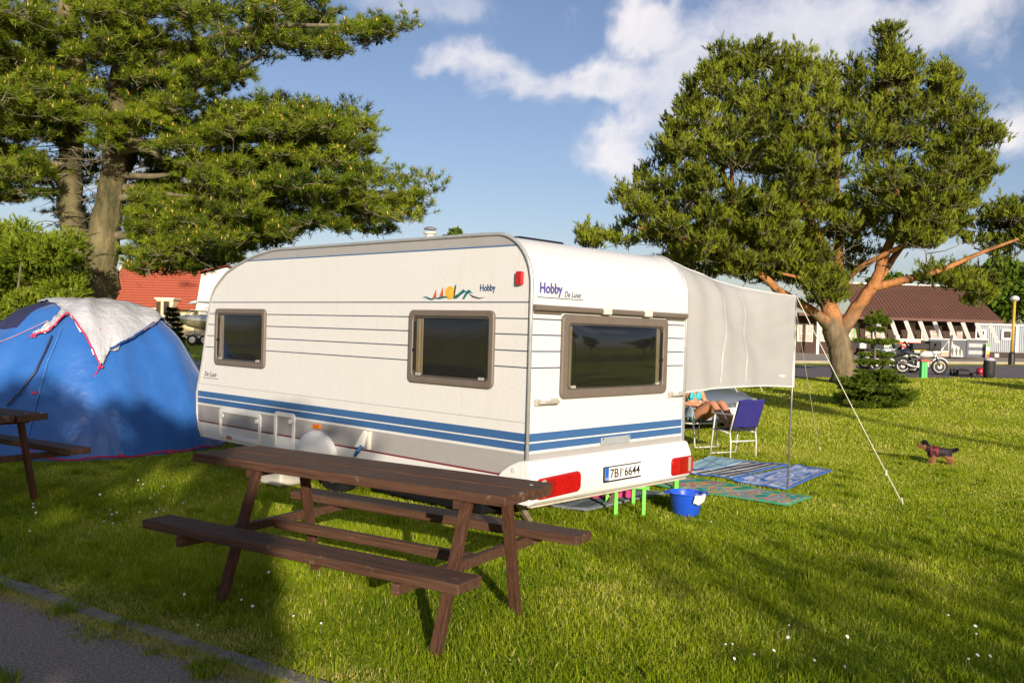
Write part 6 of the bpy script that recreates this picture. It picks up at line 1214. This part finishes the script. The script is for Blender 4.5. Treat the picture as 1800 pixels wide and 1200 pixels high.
# ================================================================== house, boats and street lamp on the left
DH = 52.0; hz = T(0, DH); roofr = mat('red_tile_roof', (.36, .078, .036), .7, var=.12, scale=6, bump=.5, bscale=30); cream_w = mat('cream_wall', (.72, .62, .36), .8, var=.05); whitew = mat('white_wall', (.74, .70, .62), .8, var=.04)
hx = lambda px, d=DH: P(px, 560, d)[0]
HS = thing('house', 'cream house with a red tiled roof behind the tent', 'house', (hx(240), DH, hz)); ho = Vector((hx(240), DH, hz)); hzz = lambda px, py, d=DH: P(px, py, d)[2] - hz; hX = lambda px: hx(px) - ho.x
xl, xr = hX(150), hX(340); ze, zr = hzz(240, 541), hzz(240, 458)
nrow, ncol = 17, 1
tiles = MB()
for r_ in range(nrow):
    v0, v1 = r_ / nrow, (r_ + 1) / nrow; f = lambda v: (-.5 + 3.6 * v, ze + (zr - ze) * v)
    (ya, za), (yb, zb) = f(v0), f(v1 + .012); tiles.add([(hX(189) - .1 - .35 * v0, ya - .03, za + .05), (xr + .3 - .9 * v0, ya - .03, za + .05), (xr + .3 - .9 * v1, yb, zb), (hX(189) - .1 - .35 * v1, yb, zb), (hX(189) - .1 - .35 * v0, ya - .03, za - .01), (xr + .3 - .9 * v0, ya - .03, za - .01)], [(0, 1, 2, 3), (4, 5, 1, 0)])
rfh = tiles.build('roof', roofr, HS); MB().bar((hX(189) - .45, 3.1, zr + .05), (xr - .6, 3.1, zr + .05), .25, .14).build('ridge', roofr, rfh)
MB().bar((hX(189) - .12, -.52, ze), (hX(189) - .5, 3.1, zr), .1, .2).build('bargeboard', whitew, rfh); MB().bar((hX(189), -.56, ze - .03), (hX(286), -.56, ze - .03), .09, .10).build('gutter', mat('gutter_cream', (.6, .56, .42), .5), rfh)
MB().prism([(hX(192), 0), (xr, 0), (xr, ze - .02), (hX(192), ze - .02)], lambda a, b, d: (a, d, b), .1, 5).build('wall', cream_w, HS)
zt_ = hzz(300, 527); dr = MB().box(hX(285), hX(314), -.9, 1.8, 0, zt_).build('bay_wall', cream_w, HS); MB().box(hX(285) - .08, hX(314) + .08, -.98, 1.9, zt_, zt_ + .09).build('bay_cornice', whitew, dr)
def hwin(a, b, py0, py1, y, m=None, nm='window'):
    f = MB().ring([(hX(a), hzz(a, py1)), (hX(b), hzz(a, py1)), (hX(b), hzz(a, py0)), (hX(a), hzz(a, py0))], [(hX(a) + .05, hzz(a, py1) + .05), (hX(b) - .05, hzz(a, py1) + .05), (hX(b) - .05, hzz(a, py0) - .05), (hX(a) + .05, hzz(a, py0) - .05)], lambda p, q, d: (p, y - d, q), 0, .06).build(nm, m or mat('window_brown', (.10, .05, .025), .5), HS)
    MB().box(hX(a) + .05, hX(b) - .05, y - .03, y - .005, hzz(a, py1) + .05, hzz(a, py0) - .05).build('pane', cglass, f); xm = (hX(a) + hX(b)) / 2; MB().box(xm - .02, xm + .02, y - .055, y - .032, hzz(a, py1) + .05, hzz(a, py0) - .05).build('glazing_bar', m or mat('window_brown', None), f)
hwin(285.5, 293, 530, 554, -.9); hwin(298, 308, 530, 554, -.9); hwin(238, 258, 542, 566, .1); hwin(205, 225, 545, 566, .1)
DH2 = 66.0; H2 = thing('house', 'plain white house wall seen beside the caravan front', 'house', (hx(380, DH2), DH2, T(0, DH2))); q0 = H2.location
MB().prism([(hx(318, DH2) - q0.x, 0), (hx(470, DH2) - q0.x, 0), (hx(470, DH2) - q0.x, P(380, 492, DH2)[2] - q0.z), (hx(395, DH2) - q0.x, P(380, 470, DH2)[2] - q0.z), (hx(318, DH2) - q0.x, P(340, 492, DH2)[2] - q0.z)], lambda a, b, d: (a, d, b), 0, 6).build('wall', whitew, H2)
MB().bar((hx(312, DH2) - q0.x, 3, P(340, 490, DH2)[2] - q0.z), (hx(395, DH2) - q0.x, 3, P(380, 466, DH2)[2] - q0.z), 6.6, .12).build('roof', roofr, H2)
def boat(label, px, py, d, L_, rz, hullm, group, trailer):
    c = P(px, py, d); z = T(*c[:2]); b = thing('motorboat', label, 'boat', (c[0], c[1], c[2]), rz, group); secs = []      # local +x is the stern
    for x, w, zk, zs in ((0, .02, .55, .80), (.12, .30, .28, .78), (.3, .62, .10, .72), (.55, .85, 0, .66), (.8, .92, 0, .62), (1, .9, .02, .60)):
        secs.append([(x * L_, -w, zs), (x * L_, -w * .9, (zs + zk) / 2), (x * L_, -w * .45, zk + .05), (x * L_, 0, zk), (x * L_, w * .45, zk + .05), (x * L_, w * .9, (zs + zk) / 2), (x * L_, w, zs)])
    MB().loft(secs).build('hull', mat('hull_olive', (.30, .27, .16), .4), b, smooth=True)
    MB().loft([[(x * L_, -w, zs), (x * L_, -w * .6, zs + h), (x * L_, w * .6, zs + h), (x * L_, w, zs), (x * L_, w * 1.02, zs - .14), (x * L_, -w * 1.02, zs - .14)] for x, w, zs, h in ((0, .03, .80, .01), (.12, .32, .785, .10), (.3, .64, .725, .16), (.5, .86, .67, .12), (1, .92, .61, .06))]).build('deck', hullm, b, smooth='auto')
    MB().loft([[(x * L_, -w, .74), (x * L_, -w * .7, .74 + h), (x * L_, w * .7, .74 + h), (x * L_, w, .74)] for x, w, h in ((.38, .35, .05), (.46, .5, .34), (.5, .5, .36), (.52, .5, .05))]).build('windscreen', cglass, b)
    MB().box(L_ * .62, L_ * .74, -.4, .4, .62, .95).build('seat', black, b, bevel=.04); MB().tube([(L_ * .1, -.3, .85), (L_ * .14, -.2, 1.1), (L_ * .14, .2, 1.1), (L_ * .1, .3, .85)], .02, 6).build('bow_rail', steel, b)
    if trailer:
        t_ = thing('boat_trailer', 'twin-axle trailer carrying the white motorboat', 'trailer', (c[0], c[1], z), rz); hh = c[2] - z
        MB().bar((-.6, -.6, .42), (L_, -.6, .42), .07, .1).bar((-.6, .6, .42), (L_, .6, .42), .07, .1).build('frame', steel, t_)
        for q in range(4): MB().bar((.5 + q * L_ * .25, -.62, .47), (.5 + q * L_ * .25, .62, .47), .07).build('cradle_beam', steel, t_)
        for q in (.25, .7): MB().bar((L_ * q, -.3, .46), (L_ * q, -.3, hh + .12), .07).bar((L_ * q, .3, .46), (L_ * q, .3, hh + .12), .07).build('cradle_post', steel, t_)
        for x in (.95, 1.55):
            for s in (-1, 1): w_ = MB().lathe([(.15, -.08), (.27, -.09), (.28, 0), (.27, .09), (.15, .08)], 18, (x, s * .85, .28), 'y').build('wheel', rubber, t_, smooth=True); MB().lathe([(.16, -.03), (.12, .02)], 14, (x, s * .93, .28), 'y').build('rim', post_w, w_)
        for s in (-1, 1): MB().tube([(.6, s * .86, .55), (.9, s * .86, .66), (1.6, s * .86, .66), (1.9, s * .86, .55)], .07, 6).build('mudguard', steel, t_)
boat('white motorboat with dark patches on a trailer, left of the caravan front', 311, 583, 46, 4.6, R(8), bikewhite, 'boats on the far lawn', True)
boat('second pale boat half hidden behind the caravan front', 343, 573, 53, 4.6, R(5), bikewhite, 'boats on the far lawn', False)
q = bpy.data.objects['motorboat.001']; ck = thing('boat_cradle', 'low stand holding up the half-hidden boat', 'stand', (q.location.x, q.location.y, T(0, 53)), R(5)); hh = q.location.z - T(0, 53)
for x in (1.0, 2.2, 3.6): MB().box(x - .06, x + .06, -.5, .5, 0, hh + .10).build('support', steel, ck)
DS = 50.0; sp_ = P(367, 600, DS); sp_[2] = T(*sp_[:2]); SL = thing('street_lamp', 'grey street lamp with a long arm reaching left, beside the caravan front', 'street lamp', tuple(sp_)); z_ = P(367, 532, DS)[2] - sp_[2]; s_ = DS / CF
MB().tube([(0, 0, 0), (0, 0, z_)], .035, 8).build('pole', steel, SL); MB().tube([(6 * s_, 0, z_), (-22 * s_, 0, z_ + .03)], .05, 8).build('arm', mat('arm_dark', (.16, .16, .16), .5), SL)
MB().loft([[(x * s_, .16 * k * math.cos(t), z_ + .02 + .11 * k * math.sin(t) - dz) for t in np.linspace(0, 6.283, 12, endpoint=False)] for x, k, dz in ((-20, .5, 0), (-25, 1, 0), (-32, .8, .05), (-39, .15, .12))]).build('lamp_head', mat('lamp_grey', (.40, .44, .5), .4), SL, smooth=True)
